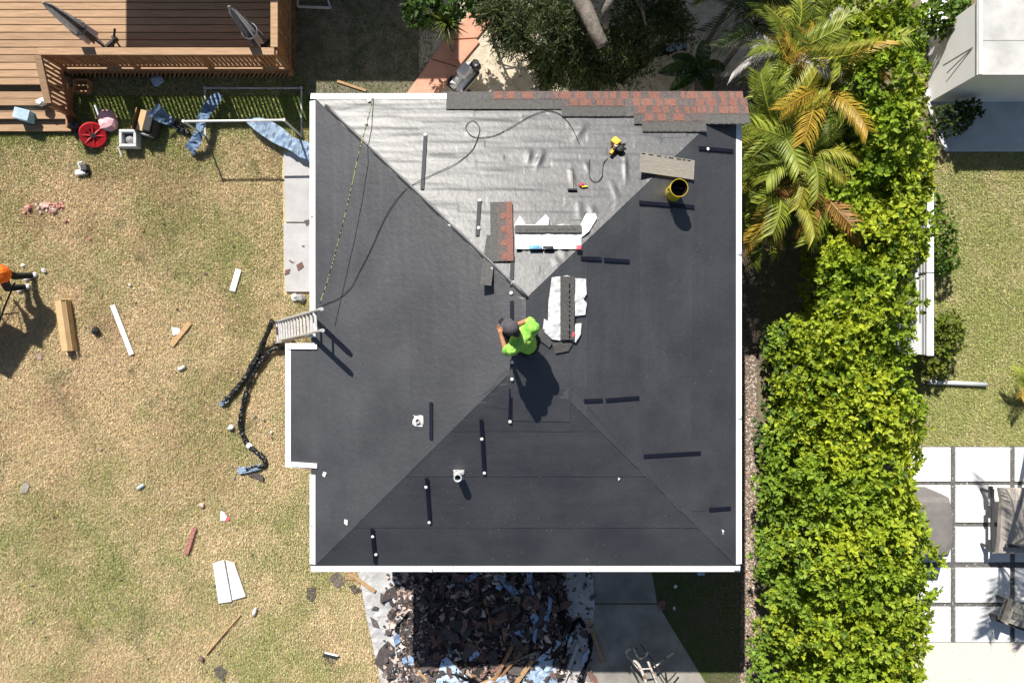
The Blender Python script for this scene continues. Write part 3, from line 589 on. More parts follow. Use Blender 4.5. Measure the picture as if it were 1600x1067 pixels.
# hose and ropes
def hose(name, pts, r, mm, lab, cat, n=8, dz=.012, lifts=None):
    q = [PR(a, b)+Vector((0,0,dz+(lifts[i] if lifts else 0))) for i, (a, b) in enumerate(pts)]
    return tag(MB().tube(spline(q, n), r, 6).build(name, mm, None, smooth=True), lab, cat)
hose('air_hose', [(905,225),(893,200),(880,184),(866,176),(850,175),(830,182),(805,196),(778,211),(755,216),(738,214),(728,202),(733,192),(742,191),(749,200),(748,212),(738,235),(715,255),(680,272),(648,288),(622,310),(600,345),(580,390),(562,425),(548,450),(530,466),(512,474),(500,480)],
     .0055, M['black'], 'long thin black air hose looped across the roof', 'hose', dz=.03)
hose('tool_hose', [(949,248),(943,255),(941,268),(940,277),(934,284),(926,284),(921,276),(920,262),(921,250)], .0055, M['black'], 'short black hose tail curling from the yellow nail gun', 'hose', dz=.03)
def rope(pts, lab): tag(MB().tube([PR(a, b, h) for a, b, h in pts], .007, 6).build('rope', M['rope'], None), lab, 'rope')
rope([(583,149,.03),(580,165,.08),(574,190,.16),(563,230,.25),(551,285,.3),(537,345,.32),(523,400,.34),(510,445,.38),(500,474,.42)], 'taut green and black rope stretched from ladder top to the far eave')
for q in ([(506,736),(511,738),(508,745),(504,742)],[(539,810),(544,812),(543,820),(538,817)],[(1127,826),(1131,828),(1129,835)],[(965,745),(969,747),(966,751)],[(700,352),(706,350),(708,356)]):
    w_ = [PR(a, b) for a, b in q]; tag(sheet('paper_scrap', [p.xy for p in w_], roof_z, M['wrap'], None, thick=.003, amp=.02, freq=20, step=.02, lift=.016), 'tiny white paper scrap lying on the roof underlayment', 'scrap', 'paper scraps on the roof')
# sawdust and granules on the roof
n = 420; V = []
while len(V) < n:
    x_, y_ = NR.uniform(XW+.1, XE-.1), NR.uniform(YS+.1, YN-.5)
    if vnoise(np.array([x_]), np.array([y_]), 1.1, 31)[0] > R.uniform(.35, .95): V.append((x_, y_, roof_z(x_, y_)+.017))
V = np.array(V); tag(chips('roof_grit', V[:,0], V[:,1], V[:,2], .004, np.array([[.34,.26,.15],[.3,.27,.22],[.2,.16,.11]])[NR.integers(0,3,n)], M['chip']), 'fine sawdust and grit sprinkled over the roof underlayment', 'grit')

# ------------------------------------------------------------------ people
def arm(sh, el, wr, r=(.052,.042,.03)): return [(sh, r[0], el, r[1]), (el, r[1], wr, r[2])]
def hand(wr, d, side, curl=.5):
    wr, d, side = Vector(wr), Vector(d).normalized(), Vector(side).normalized(); dn = d.cross(side); c = [(wr, .026, wr+d*.07, .032)]
    c.append((wr+d*.02+side*.02, .014, wr+d*.06+side*.055, .011)); c.append((wr+d*.06+side*.055, .011, wr+d*.09+side*.05-dn*.01, .009))
    for i, l in enumerate((.068,.078,.072,.056)):
        b = wr+d*.085+side*(.027-.019*i); k = b+d*l*.55-dn*l*.15*curl; e = k+d*l*.4-dn*l*.55*curl; c += [(b, .0095, k, .0088), (k, .0088, e, .0078)]
    return c
def head_caps(c, f, up):                       # skull, jaw, nose, ears, brow
    c, f, up = Vector(c), Vector(f).normalized(), Vector(up).normalized(); s = f.cross(up)
    return [(c+up*.03-f*.02, .095, c+up*.02+f*.015, .088), (c-up*.03+f*.025, .07, c-up*.075+f*.05, .045), (c+f*.092+up*.005, .012, c+f*.112-up*.022, .015),
            (c+s*.088-up*.01, .012, c+s*.092+up*.018, .016), (c-s*.088-up*.01, .012, c-s*.092+up*.018, .016), (c+f*.082+up*.03+s*.03, .014, c+f*.082+up*.03-s*.03, .014)]
def face_parts(c, f, up, par):
    c, f, up = Vector(c), Vector(f).normalized(), Vector(up).normalized(); s = f.cross(up)
    for k in (-1, 1): MB().lathe((0,0,0), [(.001,-.012),(.010,-.006),(.012,0),(.010,.006),(.001,.012)], 10).xf(Matrix.Translation(c+f*.085+s*.032*k+up*.008)).build('eye', M['wrap'], par, smooth=True)
    MB().tube([c+f*.09-up*.055+s*.025, c+f*.098-up*.056, c+f*.09-up*.055-s*.025], .006, 6).build('mouth', M['skin'], par, smooth=True)
V3 = Vector
# worker crouching on the ridge, facing north-west, looking down at what he holds
fw = V3((-.72,.69,0)).normalized(); rt = V3((fw.y, -fw.x, 0)); base = V3((.14,.03,0))
fR, fL = base+rt*.11-fw*.02, base-rt*.11+fw*.03; fR.z = roof_z(*fR.xy)+.02; fL.z = roof_z(*fL.xy)+.02
g0 = (fR.z+fL.z)/2; pel = V3((base.x, base.y, g0+.30))-fw*.13; che = pel+fw*.14+V3((0,0,.35)); nk = che+fw*.09+V3((0,0,.13)); hd = nk+fw*.09+V3((0,0,.10))
hf = (fw*.75-V3((0,0,.6))).normalized(); hu = (V3((0,0,.75))+fw*.6).normalized()
t = thing('person', 'worker in neon green shirt and grey cap crouching on the roof ridge', 'person', ((fR+fL)/2))
shR, shL = che+rt*.20+V3((0,0,.09)), che-rt*.20+V3((0,0,.07)); elR, elL = shR+rt*.05+fw*.10-V3((0,0,.23)), shL-rt*.07+fw*.03-V3((0,0,.25))
wrR, wrL = elR+fw*.10-rt*.21+V3((0,0,.10)), elL+fw*.19+rt*.10-V3((0,0,.02)); knR, knL = fR+V3((0,0,.38))+fw*.17, fL+V3((0,0,.38))+fw*.17
hpR, hpL = pel+rt*.09, pel-rt*.09
body = [(pel, .13, che, .135), (che, .12, nk, .055), (nk, .055, hd-hu*.05, .052), (hpR, .082, knR, .055), (knR, .055, fR+V3((0,0,.08)), .04), (hpL, .082, knL, .055), (knL, .055, fL+V3((0,0,.08)), .04),
        (fR+V3((0,0,.05)), .04, fR+fw*.15+V3((0,0,.03)), .035), (fL+V3((0,0,.05)), .04, fL+fw*.15+V3((0,0,.03)), .035)]
body += arm(shR, elR, wrR)+arm(shL, elL, wrL)+hand(wrR, fw-rt*.5, -rt+V3((0,0,.5)))+hand(wrL, fw+rt*.6, rt+V3((0,0,.5)))+head_caps(hd, hf, hu)
blob('body', body, M['skin'], t, .0085, 3); face_parts(hd, hf, hu, t)
blob('shirt', [(pel-V3((0,0,.04)), .145, pel+V3((0,0,.12))+fw*.04, .135), (pel+V3((0,0,.1))+fw*.03, .135, che, .145), (che+rt*.06, .138, che-rt*.06, .138), (che, .15, nk-hu*.05, .078), (che+rt*.1, .12, shR, .088), (che-rt*.1, .12, shL, .088),
               (shR, .088, shR.lerp(elR, .75), .072), (shL, .088, shL.lerp(elL, .8), .074)], M['neon'], t, .013, 4, folds=.016)
blob('trousers', [(pel-V3((0,0,.0)), .145, pel-V3((0,0,.08)), .15), (hpR, .105, knR, .078), (knR, .078, fR+V3((0,0,.07)), .066), (hpL, .105, knL, .078), (knL, .078, fL+V3((0,0,.07)), .066)], M['denim'], t, .013, 3)
for f_ in (fR, fL): blob('boot', [(f_+V3((0,0,.05))-fw*.05, .05, f_+fw*.17+V3((0,0,.045)), .045), (f_+V3((0,0,.05)), .052, f_+V3((0,0,.13)), .055)], M['khaki'], t, .01, 3)
blob('hair', [(hd+hu*.01-hf*.055, .08, hd-hu*.05-hf*.05, .06)], M['hair'], t, .01, 3)
cp = blob('cap', [(hd+hu*.045-hf*.02, .104, hd+hu*.04+hf*.01, .098)], M['cap'], t, .01, 3)
mb = MB(); s_ = hf.cross(hu); pts = [hd+hu*.045+hf*(.07+.105*math.sin(a))+s_*(.088*math.cos(a))-hu*(.012*math.sin(a)) for a in [i*math.pi/10 for i in range(11)]]
mb.add([q for q in pts]+[q+hu*.009 for q in pts], [tuple(range(11))[::-1], tuple(range(11,22))]+[(i,(i+1)%11,11+(i+1)%11,11+i) for i in range(11)]); mb.build('visor', M['cap'], cp)
ph = tag(MB().box(wrR+(fw-rt*.5).normalized()*.13+V3((0,0,.015)), (.08,.15,.012), .8).build('phone', M['black'], None, bevel=.004), 'small dark phone held by the worker in neon green', 'phone')
# second worker at the lawn's edge, bent over a wheelbarrow
fA, fB = P(53,431), P(42,449); fw = V3((-.86,-.5,0)).normalized(); rt = V3((fw.y,-fw.x,0)); t = thing('person', 'bending worker in orange shirt and black trousers with white shoes', 'person', (fA+fB)/2)
pel = (fA+fB)/2+V3((.02,0,.84))-fw*.02; pel = V3((pel.x+.0, pel.y+.06, .9)); che = pel+fw*.36+V3((0,0,.20)); nk = che+fw*.18+V3((0,0,.06)); hd = nk+fw*.14+V3((0,0,.02))
hf = (fw*.5-V3((0,0,.85))).normalized(); hu = (fw*.85+V3((0,0,.5))).normalized()
sA, sB = che+rt*.2, che-rt*.2; eA, eB = sA+rt*.05+fw*.02-V3((0,0,.27)), sB-rt*.08-V3((0,0,.26)); wA, wB = eA+fw*.06-V3((0,0,.22)), eB+fw*.05-V3((0,0,.2))
kA, kB = fA+V3((.0,0,.43))+fw*.1, fB+V3((0,0,.43))+fw*.1; hA, hB = pel+rt*.09, pel-rt*.09
body = [(pel,.13,che,.135),(che,.12,nk,.055),(nk,.055,hd-hu*.05,.052),(hA,.08,kA,.055),(kA,.055,fA+V3((0,0,.08)),.04),(hB,.08,kB,.055),(kB,.055,fB+V3((0,0,.08)),.04),(fA+V3((0,0,.05)),.04,fA+fw*.15+V3((0,0,.03)),.035),(fB+V3((0,0,.05)),.04,fB+fw*.15+V3((0,0,.03)),.035)]
body += arm(sA,eA,wA)+arm(sB,eB,wB)+hand(wA,fw*.4-V3((0,0,1)),-rt)+hand(wB,fw*.4-V3((0,0,1)),rt)+head_caps(hd,hf,hu)
blob('body', body, M['skin'], t, .0085, 3); face_parts(hd, hf, hu, t)
blob('shirt', [(pel+V3((0.03,0,.03)),.185,pel.lerp(che,.5)+V3((0,0,.02)),.19),(pel.lerp(che,.5),.185,che,.175),(che,.15,nk-fw*.05,.075),(che+rt*.1,.12,sA,.088),(che-rt*.1,.12,sB,.088),(sA,.088,sA.lerp(eA,.8),.072),(sB,.088,sB.lerp(eB,.8),.074)], M['orangecloth'], t, .013, 4, folds=.016)
blob('trousers', [(pel,.145,pel-V3((0,0,.06)),.15),(hA,.10,kA,.075),(kA,.075,fA+V3((0,0,.08)),.062),(hB,.10,kB,.075),(kB,.075,fB+V3((0,0,.08)),.062)], M['denim'], t, .013, 3)
for f_ in (fA, fB): blob('shoe', [(f_+V3((0,0,.045))-fw*.06,.045,f_+fw*.16+V3((0,0,.04)),.042),(f_+V3((.05,0,.05)),.05,f_+V3((0,0,.08)),.048)], M['wrap'], t, .01, 3)
blob('hair', [(hd+hu*.04-hf*.02,.1,hd+hu*.03,.094)], M['hair'], t, .01, 3)
# wheelbarrow in front of him
c = V3((-10.78,.38,0)); d = V3((-.45,-.89,0)).normalized(); s_ = V3((d.y,-d.x,0)); t = thing('wheelbarrow', 'grey wheelbarrow loaded with red scraps beside the orange shirted worker', 'wheelbarrow', c)
mb = MB(); top = [c+d*a+s_*b+V3((0,0,.68)) for a, b in ((.50,.24),(.50,-.24),(-.45,-.34),(-.45,.34))]; bot = [c+d*a+s_*b+V3((0,0,.36)) for a, b in ((.22,.15),(.22,-.15),(-.30,-.2),(-.30,.2))]
inn = [q.lerp(c+V3((0,0,.68)), .03) for q in top]; ib = [q+V3((0,0,.02)) for q in bot]
mb.add(top+bot+inn+ib, [(0,1,5,4),(1,2,6,5),(2,3,7,6),(3,0,4,7),(7,6,5,4),(8,12,13,9),(9,13,14,10),(10,14,15,11),(11,15,12,8),(12,15,14,13),(0,8,9,1),(1,9,10,2),(2,10,11,3),(3,11,8,0)]); mb.build('tray', M['grey'], t)
for k in (-1, 1):
    MB().tube([c+d*.55+s_*.06*k+V3((0,0,.22)), c+s_*.2*k+V3((0,0,.33)), c-d*.5+s_*.27*k+V3((0,0,.52)), c-d*1.05+s_*.29*k+V3((0,0,.60))], .017, 8).build('handle', M['black'], t)
    MB().tube([c-d*.3+s_*.22*k+V3((0,0,.42)), c-d*.38+s_*.24*k+V3((0,0,.0))], .014, 8).build('leg', M['steel'], t)
wl = MB(); wl.lathe((0,0,0), [(.10,-.04),(.18,-.05),(.2,-.02),(.2,.02),(.18,.05),(.10,.04)], 20); wl.xf(Matrix.Translation(c+d*.62+V3((0,0,.2))) @ Matrix.Rotation(math.atan2(s_.y, s_.x), 4, 'Z') @ Matrix.Rotation(math.pi/2, 4, 'Y')); wl.build('wheel', M['black'], t, smooth=True)
for i in range(16):
    q = c+d*R.uniform(-.38,.3)+s_*R.uniform(-.2,.2)+V3((0,0,R.uniform(.56,.74))); o = MB().box(q, (R.uniform(.06,.2),R.uniform(.05,.14),.02), R.uniform(0,3)).build('shingle_scrap', R.choice([M['scrapred'],M['redscrap'],M['scrap']]))
    tag(o, 'red and grey roofing scrap heaped in the wheelbarrow', 'scrap', 'scraps in the wheelbarrow')
# ------------------------------------------------------------------ ladder at the west eave
t = thing('extension_ladder', 'aluminium extension ladder leaning on the west eave beside the wing', 'ladder', P(428,516))
b0, b1 = P(429,503,.02), P(431,536,.02); t0, t1 = P(508,480,4.45), P(510,519,4.45); dirn = (t0-b0)
def rail(a, b, w_=.03, h_=.075, nm='rail'): return MB().beam(a, b, w_, h_, up=(b0-b1).cross(dirn)).build(nm, M['alu'], t, bevel=.004)
ins = (b1-b0)*.06
rail(b0, b0.lerp(t0,.72)); rail(b1, b1.lerp(t1,.72)); off = dirn.cross(b1-b0).normalized(); off = off if off.z > 0 else -off
f0, f1 = b0.lerp(t0,.22)+ins+off*.06, b1.lerp(t1,.22)-ins+off*.06; rail(f0, t0+ins+off*.06); rail(f1, t1-ins+off*.06)
k = int(dirn.length*.72/.30)
for i in range(1, k): a = i*.30/dirn.length; MB().beam(b0.lerp(t0,a), b1.lerp(t1,a), .04, .03).build('rung', M['alu'], t, bevel=.004)
for i in range(int(dirn.length*.78/.30)):
    a = .22+(i*.30+.16)/dirn.length
    if a < .985: MB().beam(b0.lerp(t0,a)+ins+off*.06, b1.lerp(t1,a)-ins+off*.06, .04, .03).build('rung', M['alu'], t, bevel=.004)
for q in (b0, b1): MB().box(q+V3((0,0,.0)), (.1,.06,.04)).build('foot', M['black'], t, bevel=.006)
for q in (t0+ins, t1-ins): MB().tube([q-dirn.normalized()*.02+off*.06, q+dirn.normalized()*.05+off*.06], .028, 8).build('end_cap', M['lightgrey'], t)
sheet('rail_cloth', [PR(a,b).xy for a,b in ((493,522),(502,524),(501,540),(496,545),(490,536))], lambda x,y: 3.5, M['bluepale'], None, amp=.04, step=.03); tag(bpy.data.objects['rail_cloth'], 'small pale blue rag tied below the ladder at the wing corner', 'rag')

# ------------------------------------------------------------------ films and litter on the lawn
def G(px, py, z=.03): return P(px, py, z)
def twisted(pts, r, lab, tips=True):
    q = spline([P(a,b,z) for a,b,z in pts], 10); n = 14; mb = MB()
    rr = [r*(1+.45*noise.noise(p*6)) for p in q]; mb.tube(q, rr, n, sq=.7)
    mb.v = [p+V3((noise.noise(p*28),noise.noise(p*28+V3((9,0,0))),abs(noise.noise(p*24+V3((0,7,0))))*1.2))*.028 for p in mb.v]
    o = tag(mb.build('plastic_film', M['blackplastic']), lab, 'plastic film'); return o
twisted([(426,502,.5),(418,520,.3),(408,545,.12),(398,565,.07),(383,590,.06),(366,612,.06),(350,628,.07)], .06, 'bunched black plastic film ending in a ragged tuft on the lawn')
twisted([(447,542,.12),(436,545,.12),(425,546,.12),(414,558,.10),(400,578,.10),(388,605,.08),(381,632,.07),(377,655,.06),(378,675,.06),(388,694,.05),(404,708,.05),(414,718,.05),(413,728,.05),(398,730,.06),(385,733,.05)], .05, 'long twisted black plastic film trailing down the lawn')
tag(ribbon('film_scrap', [G(372,735,.05),G(390,733,.08),G(408,728,.06)], .12, M['bluepale'], amp=.02), 'pale blue crumpled film at the end of the black plastic', 'plastic film')
tag(ribbon('film_scrap', [G(344,632,.06),G(350,628,.1),G(356,624,.08)], .1, M['bluepale'], amp=.02), 'silvery film tip on the ragged tuft of black plastic', 'plastic film')
tag(sheet('shingle_scrap', pxpoly([(388,741),(404,738),(413,742),(413,752),(408,749)]), lambda x,y:.05, M['scrap'], None, thick=.006), 'dark flat scrap under the blue film on the lawn', 'scrap')
def item(name, pts, m, lab, cat, th=.02, amp=.01, z=.02, step=.04, group=None):
    return tag(sheet(name, pxpoly(pts), lambda x, y: z, M[m], None, thick=th, amp=amp, freq=9, step=step), lab, cat, group)
def board(name, a, b, w_, h_, m, lab, cat, z=.03, group=None, bev=.004):
    return tag(MB().beam(P(*a, z+h_/2), P(*b, z+h_/2), w_, h_).build(name, M[m], None, bevel=bev), lab, cat, group)
board('white_board', (363,455), (373,421), .12, .03, 'white', 'short white board lying on the lawn near the slab', 'board')
board('white_trim', (176,477), (206,554), .10, .03, 'white', 'long white trim strip lying on the lawn', 'trim strip')
board('fibre_strip', (291,866), (304,825), .10, .05, 'brick', 'maroon patterned strip lying on the dry lawn', 'strip', bev=.015)
board('wood_scrap', (268,540), (297,504), .10, .03, 'plank', 'splintered orange wood scrap on the lawn', 'wood scrap')
item('paper', [(269,511),(282,513),(284,521),(272,524)], 'wrap', 'white paper square against the splintered wood scrap', 'paper')
t = thing('cardboard_box', 'long open tan cardboard box lying on the lawn', 'box', P(108,510)); a_, b_ = P(104,470), P(115,548); d = (b_-a_).normalized(); s_ = V3((-d.y,d.x,0)); L_ = (b_-a_).length; m_ = (a_+b_)/2
Mx = Matrix((d, s_, V3((0,0,1)))).transposed()
for nm, o_, dm in (('bottom',V3((0,0,.03)),(L_,.22,.006)),('side',V3((0,.11,.12)),(L_,.006,.18)),('side',V3((0,-.11,.12)),(L_,.006,.18)),('end_wall',V3((-L_/2,0,.12)),(.006,.21,.18))):
    MB().box(m_+Mx@o_, dm, Mx).build(nm, M['card'], t)
MB().box(m_+Mx@V3((0,-.045,.212)), (L_,.13,.006), Mx).build('top_flap', M['card'], t); MB().box(m_+Mx@V3((.02,.07,.195)), (L_-.02,.10,.006), Matrix.Rotation(-.9,3,d)@Mx).build('top_flap', M['card'], t)
MB().box(m_+Mx@V3((L_/2+.03,-.08,.04)), (.1,.12,.006), Mx).build('end_flap', M['card'], t)
def crumple(name, px, py, r, m, lab, cat, z=None, sq=.7, group=None, seed=0):
    p = P(px, py, 0); mb = MB(); n, k = 9, 6
    for j in range(k+1):
        a = -math.pi/2+math.pi*j/k; mb.v += [p+V3((r*math.cos(a)*math.cos(i*6.283/n), r*math.cos(a)*math.sin(i*6.283/n), r*sq*(math.sin(a)+.9)+.02)) for i in range(n)]
    mb.f = [(j*n+i, j*n+(i+1)%n, (j+1)*n+(i+1)%n, (j+1)*n+i) for j in range(k) for i in range(n)]; mb.m = [0]*len(mb.f)
    c0 = p+V3((0,0,r*sq)); mb.v = [c0+(q-c0)*(1+(.95 if group == 'pink foam crumbs' else .6)*noise.noise(q*(1.1/r)+V3((seed,0,0)))) for q in mb.v]
    return tag(mb.build(name, M[m] if isinstance(m, str) else m), lab, cat, group)
crumple('plastic_clump', 153, 517, .075, 'black', 'small black crumpled clump beside the cardboard box', 'clump')
def can(px, py, ang, lab, m='wrap'):
    p = P(px, py, .045); d = V3((math.cos(ang), math.sin(ang), 0)); t = thing('drink_can', lab, 'can', P(px, py))
    MB().tube([p-d*.085, p-d*.08, p-d*.07, p+d*.07, p+d*.08, p+d*.085], [.026,.031,.038,.038,.031,.026], 14).build('body', M['alu'], t, smooth=False); MB().tube([p-d*.045, p+d*.05], .0386, 14).build('print', M[m], t)
can(284,575,.5,'white drink can on the lawn below the splintered wood'); can(220,760,.6,'blue printed drink can on the dry lawn','bluepale'); can(398,955,1.2,'small white can beside the folded white panel')
crumple('foam_ball', 363, 667, .06, 'wrap', 'round white foam lump beside the trailing black film', 'foam', sq=.8)
crumple('foam_ball', 391, 696, .065, 'wrap', 'white crumpled lump touching the trailing black film', 'foam', seed=4)
crumple('paper_cup', 317, 788, .055, 'scrappink', 'small beige crumpled cup on the dry lawn', 'cup', seed=2)
item('food_wrapper', [(346,797),(351,799),(356,806),(354,813),(345,812)], 'wrap', 'white food wrapper with red corner on the lawn', 'wrapper'); item('wrapper_corner', [(354,807),(361,808),(358,813),(353,813)], 'pink', 'tiny red wrapper corner beside the white wrapper', 'wrapper')
item('paper', [(36,757),(43,752),(48,758),(44,768),(35,770)], 'back', 'pale crumpled paper lying far out on the lawn', 'paper'); item('paper', [(59,553),(66,552),(67,561),(60,561)], 'scrappink', 'pinkish paper bit between cardboard box and wheelbarrow', 'paper')
t = thing('folded_panel', 'folded white foam panel lying on the lawn', 'panel', P(357,908))
for q, r_ in (([(332,880),(350,875),(362,940),(341,943)], .5), ([(352,875),(366,880),(384,932),(363,938)], .3)):
    MB().prism(pxpoly(q,.06), .02, .06).build('panel_half', M['wrap'], t, bevel=.012)
t = thing('mattock', 'pick with maroon head and wooden handle lying on the lawn', 'pick', P(340,1000))
MB().tube(spline([P(376,960,.04),P(345,995,.05),P(322,1022,.06)],6), .017, 8).build('handle', M['plank'], t); MB().tube(spline([P(309,1024,.03),P(315,1029,.06),P(318,1036,.03)],6), [.012+.016*math.sin(i*.26) for i in range(13)], 8).build('head', M['scrapred'], t); MB().box(P(314,1029,.06),(.09,.07,.05),.8).build('eye_socket', M['scrapred'], t, bevel=.01)
item('shingle_scrap', [(335,1042),(345,1038),(356,1048),(350,1056),(354,1068),(347,1062),(339,1054)], 'scrap', 'dark torn shingle piece with tail below the pick', 'scrap', th=.01)
t = thing('foam_wedge', 'black wedge with white top edge on the lawn', 'wedge', P(516,1028)); MB().add([P(504,1026,.02),P(507,1019,.1),P(528,1024,.1),P(526,1031,.02),P(518,1040,.02),P(506,1022,.02),P(526,1027,.02)], [(0,1,2,3),(0,3,4),(5,1,0),(1,5,6,2),(2,6,3)]).build('wedge_body', M['charcoal'], t); MB().beam(P(507,1019,.1),P(528,1024,.1),.035,.015).build('white_edge', M['wrap'], t)
item('shingle_scrap', [(480,917),(494,916),(494,930),(489,940),(480,934)], 'scrap', 'square dark shingle scrap on the lawn left of the sheet', 'scrap', th=.008); item('shingle_scrap', [(514,904),(526,892),(540,902),(538,912),(527,918)], 'scrap', 'diamond shaped dark shingle scrap below the white eave', 'scrap', th=.008); item('shingle_scrap', [(545,914),(556,913),(567,922),(554,928)], 'scrap', 'dark shingle scrap half under the plank end', 'scrap', th=.008)
# concrete crumbs and red foam scattered on the lawn
RED = [(62,326,.05),(70,322,.07),(78,320,.07),(85,323,.06),(93,324,.05),(100,321,.05),(46,326,.06),(40,332,.05),(74,329,.05),(104,347,.04),(112,382,.03),(141,374,.04),(87,330,.05),(67,318,.04),(72,326,.04),(82,326,.04),(90,319,.05),(97,328,.03),(58,321,.03),(81,331,.04),(95,318,.03),(65,332,.03),(52,322,.03)]
for i, (a, b, r) in enumerate(RED): crumple('foam_crumb', a, b, r*R.uniform(.6,1.2), R.choice(['redscrap','redscrap','scrappink']), 'salmon pink foam crumb scattered on the lawn by the deck', 'crumb', seed=i, sq=.5, group='pink foam crumbs')
for i, (a, b, r) in enumerate(((71,423,.05),(38,415,.04),(204,446,.03),(462,465,.07),(470,463,.05),(52,913,.03),(462,410,.03),(400,650,.04),(412,655,.03),(478,725,.03),(425,675,.03))):
    crumple('rubble_crumb', a, b, r, R.choice(['scrappink','wrap','back']), 'small pale rubble crumb lying on the lawn', 'crumb', seed=i+20, group='pale rubble crumbs')
for i, q in enumerate(([(475,345),(483,343),(485,349),(479,354)],[(463,414),(472,409),(475,417),(466,424)],[(452,406),(459,410),(458,412),(452,408)],[(446,422),(454,420),(452,428),(445,430)],[(471,384),(476,384),(475,387)])):
    tag(sheet('shingle_scrap', pxpoly(q,.06), lambda x,y:.06, M['scrap' if i%2==0 else 'scrapred'], None, thick=.006, amp=.012, step=.03), 'curled dark shingle scrap lying on the concrete side slab', 'scrap', 'scraps on the side slab')
crumple('rubble', 472, 466, .09, 'grey', 'grey broken concrete lump beside the slab end', 'rubble', seed=3)
for i in range(60):
    a, b = R.uniform(5,480), R.uniform(330,1060); r = R.uniform(.012,.026)
    crumple('lawn_bit', a, b, r, R.choice(['scrap','scrapred','scrappink','back','plank']), 'tiny dark or pale bit of roofing litter in the lawn', 'litter', seed=i, group='tiny litter in the lawn')

# ------------------------------------------------------------------ deck
DZ, YR, XR, XS = .38, 5.62, -4.61, -9.2
deck = thing('deck', 'raised wooden deck with slatted railing and steps', 'deck', (-7, 6.5, 0))
brd = MB().box((0,0,0),(7.5,.138,.035)).mesh(M['wood'], bevel=.004, center=Vector())[0]; brs = MB().box((0,0,0),(2.9,.138,.035)).mesh(M['wood'], bevel=.004, center=Vector())[0]
for i in range(18):
    y = 5.34+.154*i
    if y < YR-.06: link('deck_board', brs, deck, (XS-1.49, y, DZ-.018))
    else: link('deck_board', brd, deck, (XR-3.76, y, DZ-.018))
for z_, y_ in ((.29,5.02),(.20,4.77),(.11,4.54)):
    for o_ in (0, .145): link('tread', brs, deck, (XS-1.47, y_-o_+.07, z_-.018))
    MB().box((XS-1.47, y_+.13, z_-.07),(2.9,.02,.09)).build('riser', M['woodred'], deck)
MB().box((XS-.02, 4.88, .17),(.04,.9,.2)).build('stringer', M['woodred'], deck)
MB().box(((XR+XS)/2, YR-.04, DZ-.09),(XR-XS,.035,.16)).build('fascia', M['woodred'], deck); MB().box((XR+.02, 6.8, DZ-.09),(.035,2.6,.16)).build('fascia', M['woodred'], deck)
def railing(a, b, zt, zb, cap_end, n, posts=()):
    a, b = Vector(a), Vector(b); d = b-a
    r = MB().beam(V3((a.x,a.y,zt)), V3((b.x,b.y,cap_end)), .14, .038).build('rail_cap', M['wood'], deck, bevel=.005)
    MB().beam(V3((a.x,a.y,zt-.08)), V3((b.x,b.y,cap_end-.08)), .035, .085).build('top_rail', M['woodred'], r)
    MB().beam(V3((a.x,a.y,zb+.09)), V3((b.x,b.y,zb+.09+(cap_end-zt))), .035, .085).build('bottom_rail', M['woodred'], r)
    h = zt-zb-.1; bal = MB().box((0,0,0),(.041,.036,h)).mesh(M['woodred'], center=Vector())[0]
    for i in range(n):
        p = a.lerp(b,(i+.5)/n); z = (zt+(cap_end-zt)*(i+.5)/n)-.05-h/2; o = link('baluster', bal, r, (p.x, p.y, z))
    for t_ in posts: p = a.lerp(b, t_); zz = zt+(cap_end-zt)*t_; MB().box((p.x,p.y,(zz-.03+.05)/2),(.09,.09,zz-.03-.05)).build('post', M['woodred'], r, bevel=.005)
railing((XS,YR,0),(XR,YR,0),1.15,DZ,1.15,52,(.0,.33,.66,1.)); railing((XR,YR+.08,0),(XR,8.2,0),1.152,DZ,1.152,30,(.45,.95)); railing((XS,YR-.08,0),(XS,4.72,0),1.148,DZ,.85,9,(1.,))
sk = MB().box((0,0,0),(.03,.014,.36)).mesh(M['woodred'], center=Vector())[0]
for i in range(50):
    o = link('skirt_slat', sk, deck, (XS+.05+i*.092, YR-.075, .17)); o.rotation_euler = (0,.55,0)
for i in range(26): o = link('skirt_slat', sk, deck, (XR+.045, YR+.1+i*.1, .17)); o.rotation_euler = (.55,0,1.571)
def umbrella(px, py, top, label, ma, mc):
    p = P(px, py, DZ); t = thing('patio_umbrella', label, 'umbrella', p); MB().tube([p, V3((p.x,p.y,top))], .02, 10).build('pole', M['charcoal'], t)
    mb = MB(); n = 32; prof = ((top-.02,.035),(top-.12,.07),(top-.45,.105),(top-.85,.14),(top-1.25,.165),(top-1.35,.15))
    for z, r in prof: mb.v += [V3((p.x+r*(1 if j%4 < 2 else .55)*math.cos(j*6.283/n+z*.5), p.y+r*(1 if j%4 < 2 else .55)*math.sin(j*6.283/n+z*.5), z-.03*math.sin(j*1.7))) for j in range(n)]
    for i in range(len(prof)-1):
        for j in range(n): mb.f.append((i*n+j, i*n+(j+1)%n, (i+1)*n+(j+1)%n, (i+1)*n+j)); mb.m.append(1 if (j//4)%3 == 0 else 0)
    mb.f.append(tuple(range(n))); mb.m.append(0); mb.build('canopy', [ma, mc], t)
    MB().lathe((p.x,p.y,top-.95),[(.152,0),(.158,.01),(.158,.05),(.152,.06)],20,cap=False).build('tie_strap', mc, t); MB().lathe((p.x,p.y,top-.02),[(.03,0),(.03,.05),(.012,.08),(.001,.08)],12).build('finial', M['grey'], t)
    for a in (.7, 2.27): d = V3((math.cos(a),math.sin(a),0))*.32; MB().beam(p-d+V3((0,0,.02+.012*a)), p+d+V3((0,0,.02+.012*a)), .05, .03).build('base_bar', M['black'], t)
umbrella(165,75,2.2,'closed pale grey patio umbrella near the deck steps',M['canopy_a'],M['greyfab']); umbrella(411,74,2.03,'closed navy patio umbrella at the deck railing corner',M['canopy_b'],M['canopy_a'])
